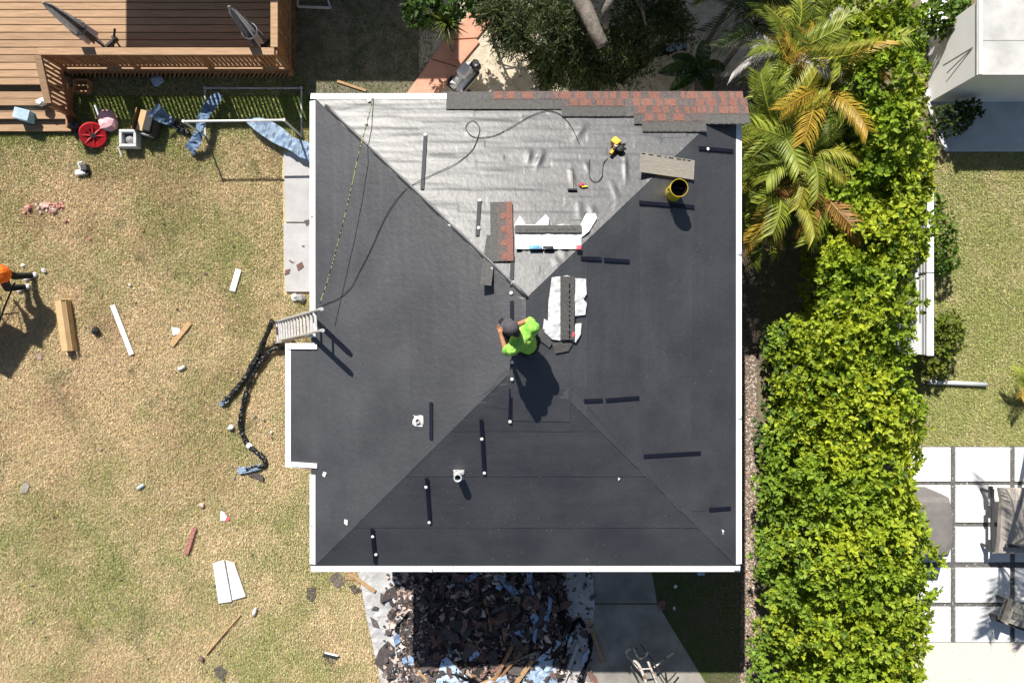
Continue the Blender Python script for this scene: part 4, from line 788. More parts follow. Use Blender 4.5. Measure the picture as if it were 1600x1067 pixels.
p = P(186,66,DZ); t = thing('folding_stool', 'small black crossed leg folding stand on the deck', 'stand', p)
for a in (.75,-.75): MB().beam(p+V3((-.16*math.cos(a),-.16*math.sin(a),.01)), p+V3((.16*math.cos(a),.16*math.sin(a),.35)), .03, .03).build('leg', M['black'], t)
MB().box(p+V3((0,0,.2)),(.06,.06,.04),.7).build('pivot', M['black'], t)
# pipe frame
t = thing('pipe_goal', 'pale pipe goal standing on the grass beside the deck', 'frame', P(395,180))
c4 = [P(321,213,.02),P(320,138,.02),P(471,138,.02),P(471,213,.02)]; k0, k1 = P(287,190,1.0), P(444,188,1.0)
for a, b, nm in ((c4[0],c4[1],'ground_bar'),(c4[1],c4[2],'ground_bar'),(c4[2],c4[3],'ground_bar'),(c4[0],k0,'upright'),(c4[3],k1,'upright'),(k0,k1,'crossbar')): MB().tube([a,b], .021, 10).build(nm, M['lightgrey'] if nm != 'crossbar' else M['white'], t)
for q in (*c4, k0, k1): MB().lathe(q+V3((0,0,-.03)),[(.02,-.0),(.03,.0),(.03,.06),(.02,.06)],12).build('corner_joint', M['lightgrey'], t)
tag(ribbon('membrane_strip', [P(344,148,.15),P(334,160,.22),P(323,176,.25),P(315,190,.3),P(312,204,.3),P(308,218,.25),P(297,236,.12)], [.16,.26,.22,.16,.22,.26], M['blue'], amp=.03), 'torn blue membrane strip lying under the pipe goal crossbar', 'membrane strip')
tag(ribbon('membrane_strip', [P(238,170,.45),P(252,182,.3),P(270,192,.15),P(285,205,.05)], [.3,.26,.14,.08], M['blue'], amp=.03), 'blue membrane strip trailing off the tool crate', 'membrane strip')
tag(ribbon('membrane_strip', [P(270,192,.2),P(283,200,.1),P(297,210,.05)], .12, M['blackplastic'], amp=.03), 'black film end trailing toward the pipe goal', 'plastic film')
tag(ribbon('membrane_strip', [P(388,188,.15),P(405,195,.2),P(425,206,.2),P(450,222,.2),P(470,232,.2),P(490,241,.2)], [.16,.3,.34,.3,.34,.36], M['bluepale'], amp=.035), 'pale blue membrane strip stretched from the goal to the eave', 'membrane strip')
# things by the steps
def softbox(name, px, py, d, ang, m, lab, cat, lid=None, z=0.):
    p = P(px, py, z); t = thing(name, lab, cat, p); MB().box(p+V3((0,0,d[2]/2)), d, ang).build('body', M[m], t, bevel=.02)
    if lid: MB().box(p+V3((0,0,d[2]+.012)), (d[0]*1.04,d[1]*1.04,.05), ang).build('lid', M[lid], t, bevel=.015)
    return t
softbox('cooler', 45,184,(.32,.22,.2),-.25,'skyblue','small blue and white cooler bag standing on the steps','cooler','bluepale',z=.15)
crumple('rag', 84,170,.10,'wrap','white rag dropped on the deck steps','rag',seed=5).location.z += .3
p = P(135,139); t = thing('wooden_crate','small orange wooden crate in the deck shade','crate',p)
for a in (-1,1): MB().box(p+V3((0,.12*a,.1)),(.3,.02,.2)).build('side',M['plank'],t); MB().box(p+V3((.15*a,0,.1)),(.02,.24,.2)).build('end',M['plank'],t)
for i in range(4): MB().box(p+V3((-.105+.07*i,0,.015)),(.05,.22,.02)).build('slat',M['plank'],t)
MB().box(p+V3((0,.0,.205)),(.3,.03,.02)).build('handle',M['plank'],t)
crumple('rag', 246,129,.13,'bluepale','pale rag lying in the deck shade','rag',seed=8,sq=.3); crumple('plastic_bag', 173,192,.2,'rosy','pale pink crumpled bag beside the red reel','bag',seed=1,sq=.6)
p = P(153,215); t = thing('hose_reel','red round plastic reel tipped against the grass','reel',p); Mx = Matrix.Translation(p+V3((0,0,.17))) @ Matrix.Rotation(.6,4,V3((.6,.8,0)))
MB().lathe((0,0,0),[(.13,-.05),(.24,-.06),(.26,-.03),(.26,.03),(.24,.06),(.13,.05)],24,cap=False).xf(Mx).build('rim',M['red'],t)
for i in range(8): a = i*.785; MB().beam(Mx@V3((.04*math.cos(a),.04*math.sin(a),.05)),Mx@V3((.23*math.cos(a),.23*math.sin(a),.05)),.035,.012).build('spoke',M['red'],t)
MB().lathe((0,0,0),[(.0,-.06),(.05,-.06),(.05,.07),(.0,.07)],14).xf(Mx).build('hub',M['charcoal'],t); MB().lathe((0,0,0),[(.0,-.045),(.2,-.045),(.2,.03),(.0,.03)],20).xf(Mx).build('cord',M['red'],t); MB().tube([Mx@V3((.2,-.2,0)),p+V3((.2,-.28,.04))],.02,8).build('handle',M['plankdark'],t)
for i, (a, b) in enumerate(((122,200),(132,201))):
    q = P(a,b); tt = thing('work_boot','dark work boot standing by the bottom step','boot',q,'pair of work boots'); blob('upper',[(q+V3((0,0,.06)),.05,q+V3((.03,-.16,.05)),.045),(q+V3((0,0,.06)),.055,q+V3((0,0,.22)),.058)],M['cap'],tt,.014,2); MB().box(q+V3((.015,-.07,.012)),(.1,.3,.024),-.15).build('sole',M['black'],tt,bevel=.01)
p = P(238,198); t = thing('tool_crate','black tool crate with cardboard flap and tan top on the grass','crate',p); rr = -.25
MB().box(p+V3((.05,0,.17)),(.34,.46,.34),rr).build('body',M['charcoal'],t,bevel=.02); MB().box(p+V3((-.03,.02,.35)),(.14,.42,.02),rr).build('cardboard_flap',M['card'],t); MB().box(p+V3((.12,.0,.37)),(.17,.44,.05),rr).build('lid',M['black'],t,bevel=.02); MB().box(p+V3((-.18,.06,.2)),(.02,.44,.36),rr).build('side_board',M['plankdark'],t); MB().box(p+V3((-.0,-.25,.22)),(.2,.03,.2),rr).build('label_plate',M['grey'],t)
p = P(209,221); t = thing('table_saw','grey bench tool with open square top on the grass','bench tool',p)
for a, b, d in ((0,.15,(.36,.06,.22)),(0,-.15,(.36,.06,.22)),(.15,0,(.06,.24,.22)),(-.15,0,(.06,.24,.22))): MB().box(p+V3((a,b,.13)),d).build('frame_side',M['lightgrey'],t,bevel=.012)
MB().lathe(p+V3((0,0,.04)),[(0,0),(.1,0),(.09,.1),(.03,.14),(0,.14)],16).build('motor',M['grey'],t); MB().tube([p+V3((-.18,-.1,.1)),p+V3((-.3,-.14,.05)),p+V3((-.24,-.32,.02))],.018,8).build('arm',M['lightgrey'],t)
p = P(132,267); t = thing('work_lamp','small white and black tool lying on the lawn','tool',p)
MB().box(p+V3((-.03,-.05,.06)),(.22,.11,.1),.15).build('housing',M['wrap'],t,bevel=.02); MB().box(p+V3((.07,.04,.08)),(.12,.14,.14),.2).build('motor',M['charcoal'],t,bevel=.02); MB().tube([p+V3((0,0,.12)),p+V3((-.03,.12,.16)),p+V3((.03,.15,.12))],.025,8).build('grip',M['wrap'],t); MB().lathe(p+V3((.1,-.07,.05)),[(0,-.04),(.04,-.04),(.04,.04),(0,.04)],12).build('dial',M['black'],t)
item('broken_hose_end', [(148,166),(153,166),(163,186),(158,190)], 'lightgrey', 'grey plastic tube end beside the pink bag', 'tube', th=.03)

# ------------------------------------------------------------------ debris in front of the house
def mound(x, y):
    c = P(762,985); dx, dy = abs(x-c.x)/(1.75+.25*noise.noise((y*1.7,3,1))), abs(y-c.y)/1.75; r = dx**3.2+dy**3.2
    return .035+.34*max(0, 1-r)*(.75+.5*noise.noise((x*1.6,y*1.6,0)))
tag(sheet('ground_sheet', pxpoly([(560,895),(566,925),(572,960),(583,1010),(600,1085),(900,1085),(918,1050),(925,990),(929,950),(927,905),(905,870),(700,850),(600,870)],.04), lambda x,y: max(.032, mound(x,y)-.05), M['tarp'], None, thick=.004, amp=.045, freq=4.5, step=.07), 'white plastic sheet spread under the roofing debris', 'sheet')
def debris_spot(dense=True):
    while 1:
        a, b = R.uniform(600,925), R.uniform(860,1095); q = P(a,b); m_ = mound(q.x,q.y)
        if (dense and m_ > .06) or (not dense and R.random() < .25): return q, m_
# the fine mass: thousands of crumbs as one thing
pts = [debris_spot() for _ in range(5200)]; X = np.array([p.x for p,_ in pts]); Y = np.array([p.y for p,_ in pts]); Z = np.array([m_ for _,m_ in pts])
cl = np.array([[.035,.031,.032],[.02,.019,.021],[.075,.045,.04],[.3,.22,.18],[.55,.48,.45]])[NR.choice(5,len(X),p=[.38,.24,.16,.14,.08])]
tag(flakes('debris_mass', X, Y, Z+.012, .085, cl, M['chip']), 'mass of fine black roofing rubble heaped on the driveway', 'rubble')
for nm_, lo_, hi_, ct_, lb_ in (('debris_fringe',598,668,900,'scattered roofing crumbs on the white sheet beside the heap'),('debris_fringe',868,925,420,'pale specks strewn over the sheet near the driveway')):
    fx = lo_+(hi_-lo_)*NR.random(ct_)**(.45 if lo_ < 700 else 1.6); fy = NR.uniform(885,1085,ct_); fp = [P(a,b) for a,b in zip(fx,fy)]; fz = np.array([max(.05,mound(p.x,p.y))+.035 for p in fp])
    cl = np.array([[.075,.062,.06],[.04,.036,.036],[.14,.085,.07],[.48,.36,.30],[.6,.55,.52]])[NR.choice(5,ct_,p=[.33,.2,.14,.21,.12])]
    tag(flakes(nm_, np.array([p.x for p in fp]), np.array([p.y for p in fp]), fz, .06 if lo_ < 700 else .03, cl, M['chip']), lb_, 'rubble')
mb = MB(); gx = [P(610+i*10,0).x for i in range(34)]; gy = [P(0,868+i*9).y for i in range(26)]; nn = len(gx)
mb.v = [V3((x_,y_,mound(x_,y_)-.03+.03*noise.noise((x_*9,y_*9,1)))) for y_ in gy for x_ in gx]; mb.f = [(j*nn+i,j*nn+i+1,(j+1)*nn+i+1,(j+1)*nn+i)[::-1] for j in range(25) for i in range(nn-1) if max(mound(gx[i],gy[j]),mound(gx[i+1],gy[j+1])) > .05]; mb.m = [0]*len(mb.f)
tag(mb.build('debris_heap', M['scrap']), 'dark heap of torn off roofing below the front eave', 'debris heap', kind='stuff')
SC = []
for i in range(14):
    k = R.randint(5,8); o_ = [(math.cos(a_)*R.uniform(.6,1.1)*.11, math.sin(a_)*R.uniform(.5,1.)*.085) for a_ in [j*6.283/k for j in range(k)]]
    mb = MB(); mb.prism(o_, -.004, .004); mb.v = [V3((q.x,q.y,q.z+.03*noise.noise((q.x*9,q.y*9,i*3.)))) for q in mb.v]
    SC.append([mb.mesh(M[m_], center=Vector())[0] for m_ in ('scrap','scrapred','scrappink')])
for i in range(290):
    q, m_ = debris_spot(i < 262); v = R.choices((0,1,2),(.72,.20,.08))[0]; s_ = R.uniform(.7,1.9)*(1 if v < 2 else .55)
    o = link('shingle_scrap', SC[R.randrange(14)][v], None, (q.x,q.y,m_+.02+R.uniform(0,.05))); o.rotation_euler = (R.gauss(0,.22),R.gauss(0,.22),R.uniform(0,6.28)); o.scale = (s_*R.uniform(.8,1.9),s_*R.uniform(.6,1.1),R.uniform(1,4))
    tag(o, ('torn dark shingle scrap in the heap below the eave','torn maroon shingle scrap in the heap below the eave','pale chip of old roofing in the heap below the eave')[v], 'scrap', ('dark scraps in the heap','maroon scraps in the heap','pale chips in the heap')[v])
for q in ([(595,925),(603,930),(600,945),(594,940)],[(578,962),(588,968),(593,980),(583,978)],[(585,946),(592,948),(590,953),(580,952)],[(592,1015),(606,1000),(616,1010),(615,1045),(600,1050),(585,1035)],[(632,985),(640,978),(648,990),(640,1000)],[(620,930),(635,925),(640,940),(628,948)],[(636,940),(655,935),(662,950),(645,958)],[(616,900),(624,898),(626,908),(618,910)],[(640,970),(660,962),(663,980),(648,985)],[(620,1050),(645,1045),(655,1060),(630,1064)]):
    tag(sheet('shingle_scrap', pxpoly(q,.06), lambda x,y: mound(x,y)+.03, M['scrap'], None, thick=.006, amp=.02, step=.04), 'flat brown grey shingle scrap lying on the white sheet', 'scrap', 'scraps on the white sheet')
for i, q in enumerate(([(728,902),(742,893),(748,898),(735,908),(727,906)],[(775,895),(785,900),(800,912),(812,928),(800,930),(788,915)],[(776,912),(786,914),(782,922),(774,918)],[(822,892),(832,896),(830,912),(838,935),(832,932),(824,910)],[(858,925),(865,928),(862,950),(853,985),(849,985),(856,950)],[(832,955),(842,962),(837,1005),(832,1000),(834,975),(828,962)],[(803,985),(820,978),(826,986),(815,992)],[(612,1000),(622,996),(624,1008),(614,1015)],[(625,1035),(645,1028),(647,1042),(628,1046)],
        [(690,1030),(698,1024),(714,1040),(735,1060),(715,1072),(680,1072)],[(733,1024),(740,1008),(750,1020),(745,1030),(733,1032)],[(838,1030),(852,1018),(862,1010),(858,1022),(845,1035)],[(820,1055),(845,1032),(868,1030),(870,1050),(872,1075),(815,1075)],[(884,995),(896,990),(898,1002),(888,1018)],[(912,1030),(928,1012),(930,1018),(918,1040),(910,1045)],[(868,1000),(880,1005),(872,1012)],[(845,960),(855,955),(852,972)],[(760,1062),(790,1050),(800,1075),(755,1078)],[(700,1012),(710,1016),(704,1026)])):
    tag(sheet('membrane_scrap', pxpoly(q,.3), mound, M['blue' if i < 9 else 'bluepale'], None, thick=.005, amp=.05, freq=7, step=.04, lift=.05), 'torn deep blue membrane scrap lying in the debris heap' if i < 9 else 'torn pale blue membrane scrap lying in the debris heap', 'membrane scrap', 'deep blue scraps in the heap' if i < 9 else 'pale blue scraps in the heap')
for i, (a, b, w_, m_) in enumerate((((757,934),(768,985),.055,'plankdark'),((802,1003),(768,1065),.075,'plankdark'),((786,980),(790,1005),.06,'plankdark'),((838,1018),(782,1038),.06,'back'),((648,1035),(668,1072),.10,'plank'),((832,1030),(800,1075),.09,'plank'),((820,1010),(770,1066),.05,'plankdark'),((790,1048),(740,1068),.05,'plank'),((700,1060),(745,1052),.04,'plankdark'),((880,1075),(905,1010),.08,'tarp'))):
    pa, pb = P(*a,.25), P(*b,.25); pa.z, pb.z = mound(pa.x,pa.y)+.06, mound(pb.x,pb.y)+.06
    tag(MB().beam(pa, pb, w_, .025).build('plank', M[m_], None, bevel=.003), {'plankdark':'dark weathered plank sticking out of the debris heap','plank':'fresh yellow plank sticking out of the debris heap','back':'flat beige board lying across the debris heap','tarp':'pale grey plank beside the black film in the heap'}[m_], 'plank', 'planks in the debris heap')
for i, pts in enumerate(([(880,1040),(885,1005),(893,985),(905,972),(915,985)],[(870,905),(872,935),(880,965),(876,1000)],[(905,1070),(916,1045),(924,1020),(922,995)],[(640,960),(625,975),(615,990)],[(700,1045),(725,1052),(748,1062)])):
    tag(ribbon('plastic_film', [V3((*P(a,b,.25).xy, mound(*P(a,b,.25).xy)+.05)) for a,b in pts], .10, M['blackplastic'], amp=.04, twist=.6), 'crumpled black film twisted through the debris heap', 'plastic film', 'black film in the heap')
board('plank', (918,966), (942,1034), .08, .04, 'plank', 'long weathered beige plank lying on the grey driveway', 'plank', z=.04)
board('plank', (545,895), (586,924), .07, .03, 'plank', 'orange plank end lying across the white sheet corner', 'plank', z=.06); board('plank', (540,903), (568,906), .05, .02, 'plank', 'short orange plank beside the diamond shaped scrap', 'plank', z=.03)
# pipe rack on the driveway
t = thing('pipe_rack', 'rusty white painted pipe rack standing on the driveway', 'rack', P(1010,1040))
def pipes(pts, r=.02, m='rust', nm='pipe'): MB().tube(spline([P(*q) for q in pts],5), r, 8).build(nm, M[m], t, smooth=True)
pipes([(1001,1006,.5),(1025,1040,.5),(1046,1072,.5)],.012,'steel'); pipes([(980,1022,.45),(979,1017,.5),(986,1013,.5)],.02); pipes([(980,1024,.45),(990,1035,.45),(1000,1048,.45)],.018); pipes([(991,1011,.6),(995,1023,.6),(1000,1028,.6),(1010,1022,.6),(1013,1018,.6)],.026)
pipes([(990,1030,.55),(1000,1042,.55),(1012,1072,.55)],.032); pipes([(1012,1032,.5),(1018,1046,.5),(1030,1075,.5)],.026); pipes([(1022,1042,.4),(1040,1028,.4),(1053,1020,.4)],.022); pipes([(985,1040,.3),(995,1058,.3),(1003,1080,.3)],.014,'steel'); pipes([(1035,1072,.3),(1050,1058,.3),(1058,1048,.3)],.016,'steel'); pipes([(1000,1045,.55),(1018,1044,.5)],.016); pipes([(994,1012,.58),(1000,1030,.02)],.014,'steel','leg'); pipes([(1040,1062,.5),(1040,1050,.02)],.014,'steel','leg'); pipes([(1008,1062,.5),(1004,1055,.02)],.014,'steel','leg')
crumple('shoe_scrap', 1033, 943, .09, 'scrapred', 'dark maroon lump where driveway meets the moss', 'lump', seed=6, sq=.4)
for i, (a, b) in enumerate(((1055,915),(1053,949),(1094,893))): crumple('paper_scrap', a, b, .035 if i < 2 else .07, 'wrap' if i < 2 else 'bluepale', ('white pebble sized scrap on the mossy ground','small grey scrap on the moss beside driveway','pale crumpled scrap close below the front eave')[i], 'scrap', seed=i+40)
# compressor north of the eave
c = P(728,128,.0); a = .85; d = V3((math.cos(a),math.sin(a),0)); s_ = V3((-d.y,d.x,0)); t = thing('air_compressor', 'black and white wheeled air compressor on the sand by the eave', 'compressor', c)
for k in (-1, 1): MB().tube([c+s_*.09*k+V3((0,0,.2))-d*.33, c+s_*.09*k+V3((0,0,.2))-d*.28, c+s_*.09*k+V3((0,0,.2))+d*.25, c+s_*.09*k+V3((0,0,.2))+d*.3], [.05,.085,.085,.05], 14).build('tank', M['white'], t, smooth=True)
MB().box(c+d*.05+s_*.05+V3((0,0,.4)),(.26,.22,.18),a).build('motor_cover',M['wrap'],t,bevel=.03); MB().box(c+d*.28-s_*.05+V3((0,0,.38)),(.16,.2,.2),a).build('pump',M['charcoal'],t,bevel=.03); MB().lathe(c+d*.3-s_*.05+V3((0,0,.48)),[(0,0),(.07,0),(.07,.03),(0,.03)],14).build('filter',M['alu'],t)
MB().tube([c-d*.3+s_*.12+V3((0,0,.25)),c-d*.42+s_*.1+V3((0,0,.5)),c-d*.42-s_*.1+V3((0,0,.5)),c-d*.3-s_*.12+V3((0,0,.25))],.015,8).build('handle',M['black'],t)
for k in (-1, 1): MB().tube([c-d*.2+s_*(.2*k)+V3((0,0,.1)),c-d*.2+s_*(.25*k)+V3((0,0,.1))],.1,16).build('wheel',M['black'],t)
MB().box(c-s_*.17+V3((0,0,.3)),(.5,.03,.08),a).build('side_bar',M['charcoal'],t)
tag(MB().beam(P(527,127,.03),P(572,142,.03),.05,.02).build('lath',M['plank'],None), 'thin orange lath lying on the grass at the eave', 'lath')
p0 = [P(466,-14,.02),P(466,12,.02),P(517,14,.02),P(512,-2,.02)]; t = thing('planter_edging','pale timber edging of a small bed beside the deck','edging',p0[0])
for a, b in zip(p0[:-1], p0[1:]): MB().beam(a+V3((0,0,.03)), b+V3((0,0,.03)), .03, .06).build('edge_strip', M['lightgrey'], t)
# ------------------------------------------------------------------ neighbour's side
t = thing('garden_wall', 'low white louvred wall with cap between hedge and lawn', 'wall', (8.2,1.4,0)); xw = 8.2
for a, b in ((3.1,1.35),(1.33,-.28)):
    MB().box((xw,(a+b)/2,1.0),(.13,a-b,.05)).build('wall_cap',M['white'],t,bevel=.006); MB().box((xw+.02,(a+b)/2,.49),(.06,a-b-.02,.96)).build('wall_panel',M['paver'],t)
    for i in range(9): MB().box((xw-.035,(a+b)/2,.1+.1*i),(.05,a-b-.04,.03),Matrix.Rotation(.5,3,'Y')).build('louvre',M['lightgrey'],t)
MB().box((xw-.28,.05,.40),(.5,.62,.8)).build('end_plinth',M['lightgrey'],t,bevel=.01); MB().box((xw-.24,.85,.95),(.05,1.0,.05)).build('inner_rail',M['white'],t); MB().box((xw-.24,.85,.48),(.035,1.0,.9)).build('inner_panel',M['lightgrey'],t)
t = thing('garden_shed', 'flat roofed pale grey shed beside the shaded patio', 'shed', (10.4,5.7,0)); MB().box((10.78,5.72,.75),(4.0,1.38,1.5)).build('wall',M['shedwall'],t)
MB().box((10.78,5.72,1.52),(4.04,1.42,.05)).build('roof',M['shedroof'],t,bevel=.01); MB().box((8.80,5.72,1.565),(.06,1.42,.05)).build('roof_kerb',M['white'],t); MB().box((10.8,5.66,1.546),(3.9,.012,.006)).build('roof_seam',M['grey'],t)
for z0, y0, z1, y1 in ((1.40,5.6,.5,5.62),(1.38,5.58,.6,5.25),(1.38,5.59,.62,5.42)): MB().beam((8.776,y0,z0),(8.776,y1,z1),.006,.012).build('wall_cable',M['grey'],t)
p = P(1475,840); t = thing('covered_grill', 'grill under a fitted taupe cover on the paver patio', 'grill', p)
mb = MB(); o_ = [(-.42,-.55),(.26,-.55),(.36,-.2),(.36,.3),(.28,.62),(-.42,.62)]; lay_ = ((0,1.03),(.55,1.0),(.78,.97),(.86,.86),(.88,.6))
mb.v = [V3((8.42+x*s*.95,-3.72+y*s*1.05,z+.05)) for z, s in lay_ for x, y in o_]; k = 6
mb.f = [(j*k+i,j*k+(i+1)%k,(j+1)*k+(i+1)%k,(j+1)*k+i) for j in range(len(lay_)-1) for i in range(k)]+[tuple(range(4*k,5*k))]; mb.m = [0]*len(mb.f); mb.build('cover',M['greyfab'],t,bevel=.025)
MB().beam((8.1,-4.3,.62),(8.66,-4.3,.62),.02,.05).build('hem_strap',M['charcoal'],t)
t = thing('lounge_seat', 'striped beige canvas lounge seat with dark frame on the patio', 'seat', (10.2,-3.75,0)); x0 = 9.9
mb = MB(); prof = [(-2.98,.55),(-3.2,.62),(-3.6,.58),(-4.0,.55),(-4.3,.5),(-4.36,.36)]
mb.v = [V3((x0+i*1.4/10,y_,z_+.012*math.sin(i*2.4))) for y_, z_ in prof for i in range(11)]; mb.f = [(j*11+i,(j+1)*11+i,(j+1)*11+i+1,j*11+i+1) for j in range(5) for i in range(10)]; mb.m=[0]*len(mb.f)
n_ = len(mb.v); mb.v += [q-V3((0,0,.1)) for q in mb.v]; mb.f += [tuple(n_+i for i in f)[::-1] for f in mb.f]; mb.m *= 2; mb.f += [(j*11,n_+j*11,n_+(j+1)*11,(j+1)*11) for j in range(5)]+[(55+i,n_+55+i,n_+56+i,56+i) for i in range(10)]; mb.m += [0]*15
mb.build('cushion',M['beigefab'],t); MB().box((x0+.7,-4.12,.62),(1.3,.06,.03)).build('cushion_strap',M['charcoal'],t)
for y_ in (-3.1,-3.5,-4.2): MB().box((x0-.06,y_,.36),(.07,.25,.05)).build('arm_bracket',M['charcoal'],t)
MB().box((x0-.04,-3.65,.38),(.05,1.25,.05)).build('frame_rail',M['charcoal'],t)
for y_ in (-3.1,-4.25):
    for x_ in (x0-.04,x0+1.3): MB().box((x_,y_,.2),(.05,.05,.33)).build('leg',M['charcoal'],t)
t = thing('wooden_lounger', 'weathered grey timber lounger standing on the patio', 'lounger', P(1580,965)); c = P(1590,962,.35); rr = -.35
for i in range(4): MB().box(c+Matrix.Rotation(rr,3,'Z')@V3((.2,.22-.12*i,.05)),(1.2,.10,.03),rr).build('slat',M['back'],t,bevel=.004)
MB().box(c+Matrix.Rotation(rr,3,'Z')@V3((-.36,.05,.16)),(.06,.5,.3),Matrix.Rotation(rr,3,'Z')@Matrix.Rotation(-.3,3,'Y')).build('head_board',M['back'],t,bevel=.004); MB().box(c+Matrix.Rotation(rr,3,'Z')@V3((.2,-.22,-.05)),(1.2,.05,.12),rr).build('side_rail',M['charcoal'],t)
for a_, b_ in ((-.3,.2),(-.3,-.2),(.7,.2),(.7,-.2)): q = c+Matrix.Rotation(rr,3,'Z')@V3((a_,b_,0)); MB().box((q.x,q.y,.2),(.06,.06,.32)).build('leg',M['charcoal'],t)
tag(MB().tube([P(1449,597,.06),P(1500,599,.06),P(1541,601,.06)],.05,10).build('drain_pipe',M['lightgrey'],None,smooth=True), 'pale grey pipe lying across the neighbouring lawn', 'pipe')
# the house north of the yard (beyond the frame, its shadow crosses deck and yard)
t = thing('back_house', 'house behind the deck whose eave shades the yard', 'house', (-5.7,11.5,0)); xa, xb, yb = -9.0, -2.35, 8.75
MB().box(((xa+xb)/2,11.8,1.7),(xb-xa-.6,5.2,3.4)).build('wall',M['stucco'],t); mb = MB()
mb.add([(xa,yb,3.5),(xb,yb,3.5),(xb,15,3.5),(xa,15,3.5),(xa+1,11.9,4.3),(xb-1,11.9,4.3),(xa,yb,3.38),(xb,yb,3.38),(xb,15,3.38),(xa,15,3.38)],[(0,1,5,4),(1,2,5),(2,3,4,5),(3,0,4),(0,6,7,1),(1,7,8,2),(2,8,9,3),(3,9,6,0),(9,8,7,6)]); mb.build('roof',M['tile_g'],t)

# ------------------------------------------------------------------ vegetation
def rosettes(cent, axis, k, ln, wd, cols, spread=(.7,1.35)):
    n = len(cent); c = np.repeat(cent,k,0); a = np.repeat(axis,k,0); t1 = unit(np.cross(a,NR.normal(size=a.shape))); t2 = np.cross(a,t1)
    ph = (np.tile(np.arange(k),n)*2.4+np.repeat(NR.uniform(0,6.28,n),k))[:,None]; th = NR.uniform(spread[0],spread[1],n*k)[:,None]
    d = a*np.cos(th)+(t1*np.cos(ph)+t2*np.sin(ph))*np.sin(th); L = NR.uniform(ln*.5,ln*1.4,n*k); W_ = L*wd
    V, T = leaves(c,d,a+.3*NR.normal(size=a.shape),L,W_); col = np.repeat(cols,k,0)*NR.uniform(.75,1.25,(n*k,1)); return V, T, np.repeat(col,4,0)
def clumps(blobs, per, ln=.085, wd=.55, k=6, base=((.25,.36,.024),(.41,.47,.03),(.11,.19,.016)), inner=.35, gap=0., xgreen=None):
    cs, ax, co = [], [], []; B_ = np.array(base)
    for (c, r) in blobs:
        r = np.array(r); n = int(per*(r[0]*r[1]+r[1]*r[2]+r[0]*r[2])*4.19); d = unit(NR.normal(size=(n,3))); d[:,2] = np.where(d[:,2] < -.35, -d[:,2]*.6, d[:,2]); d = unit(d)
        s = np.where(NR.random(n) < inner, NR.uniform(.45,.9,n), NR.uniform(.88,1.06,n))[:,None]; lump = 1+.16*np.sin(d[:,:1]*7+c[1]*3)*np.cos(d[:,1:2]*6+c[0]*5)
        cs.append(np.array(c)+d*r*s*lump); ax.append(unit(d/r*r.mean()+[0,0,.7]+.4*NR.normal(size=(n,3))))
        f = NR.random((n,1)); g2 = np.clip(vnoise(cs[-1][:,0],cs[-1][:,1],1.6,77)[:,None]*1.7-.45+.25*NR.normal(size=(n,1)),0,1); co.append(np.where(f < .12, B_[2], B_[0]*(1-g2)+B_[1]*g2))
    cs = np.concatenate(cs); ok = (cs[:,2] > .03) & (vnoise(cs[:,0]+cs[:,2]*.8,cs[:,1]+cs[:,2]*.5,2.6,91)*.6+vnoise(cs[:,0],cs[:,1]-cs[:,2]*.6,6.,92)*.4 > gap)
    co = np.concatenate(co)
    if xgreen: f = np.clip((xgreen-cs[:,:1])*1.2+.35*NR.normal(size=(len(cs),1)),0,1); co = co*(1-f)+np.array([[.17,.28,.04]])*f*NR.uniform(.7,1.4,(len(cs),1))
    return rosettes(cs[ok], np.concatenate(ax)[ok], k, ln, wd, co[ok])
def shrub(name, label, blobs, stems, per=150, group=None, **kw):
    c = blobs[0][0]; t = thing(name, label, 'shrub' if 'hedge' not in name else 'hedge', (stems[0][0],stems[0][1],0), group)
    V, T, cl = clumps(blobs, per, **kw); o = npmesh('foliage', V, T, M['leaf'], t, cl); o['kind'] = 'stuff'
    for (x_, y_, h_) in stems:
        q = [V3((x_,y_,-.02)),V3((x_+R.uniform(-.06,.06),y_+R.uniform(-.06,.06),h_*.5)),V3((x_+R.uniform(-.15,.15),y_+R.uniform(-.15,.15),h_))]; MB().tube(spline(q,4),[.045-.03*i/8 for i in range(9)],7).build('stem',M['bark'],t)
        for j in range(3): a = R.uniform(0,6.28); MB().tube([q[1]+V3((0,0,.1*j)),q[1]+V3((.4*math.cos(a),.4*math.sin(a),h_*.3+.1*j))],[.018,.008],6).build('branch',M['bark'],t)
    return t
# the long hedge, in the bushes that it is made of
HB, ST = [], []
y_ = 2.75
while y_ > -7.6:
    for x_, z_, r_ in ((5.55,1.15,.62),(5.95,2.1,.68),(6.45,2.3,.72),(6.95,1.6,.62),(5.9,.75,.6)):
        if y_ > -.1 and x_ < 5.8: continue
        if -.7 < y_ < 1.9 and x_ > 6.8: continue
        if -.5 < y_ < 1.6 and x_ > 6.3: x_ -= .22
        w_ = R.uniform(-.14,.14); HB.append(((x_+w_+(.35 if y_ > .3 else (-.24 if y_ < -2 else 0))*(x_ < 6.2), y_+R.uniform(-.2,.2), z_+R.uniform(-.2,.2)), (r_*R.uniform(.85,1.15),r_*R.uniform(.85,1.1),r_*R.uniform(.8,1.15))))
    ST.append((6.3,y_,1.9)); y_ -= .72
shrub('clipped_hedge', 'long bright green leafy hedge running beside the house', HB, ST, 84, ln=.092, k=6, inner=.25, gap=.35, xgreen=5.35)
shrub('broadleaf_shrub', 'loose dark green shrub between hedge foot and house wall', [((5.4,-.05,.7),(.36,.45,.6)),((5.45,-.75,.8),(.38,.5,.7)),((5.35,-1.5,.7),(.35,.5,.6)),((5.3,-2.1,.5),(.3,.4,.45))], [(5.4,-.3,.8),(5.45,-1.2,.8)], 70, ln=.09, base=((.07,.13,.03),(.10,.16,.04),(.04,.07,.015)))
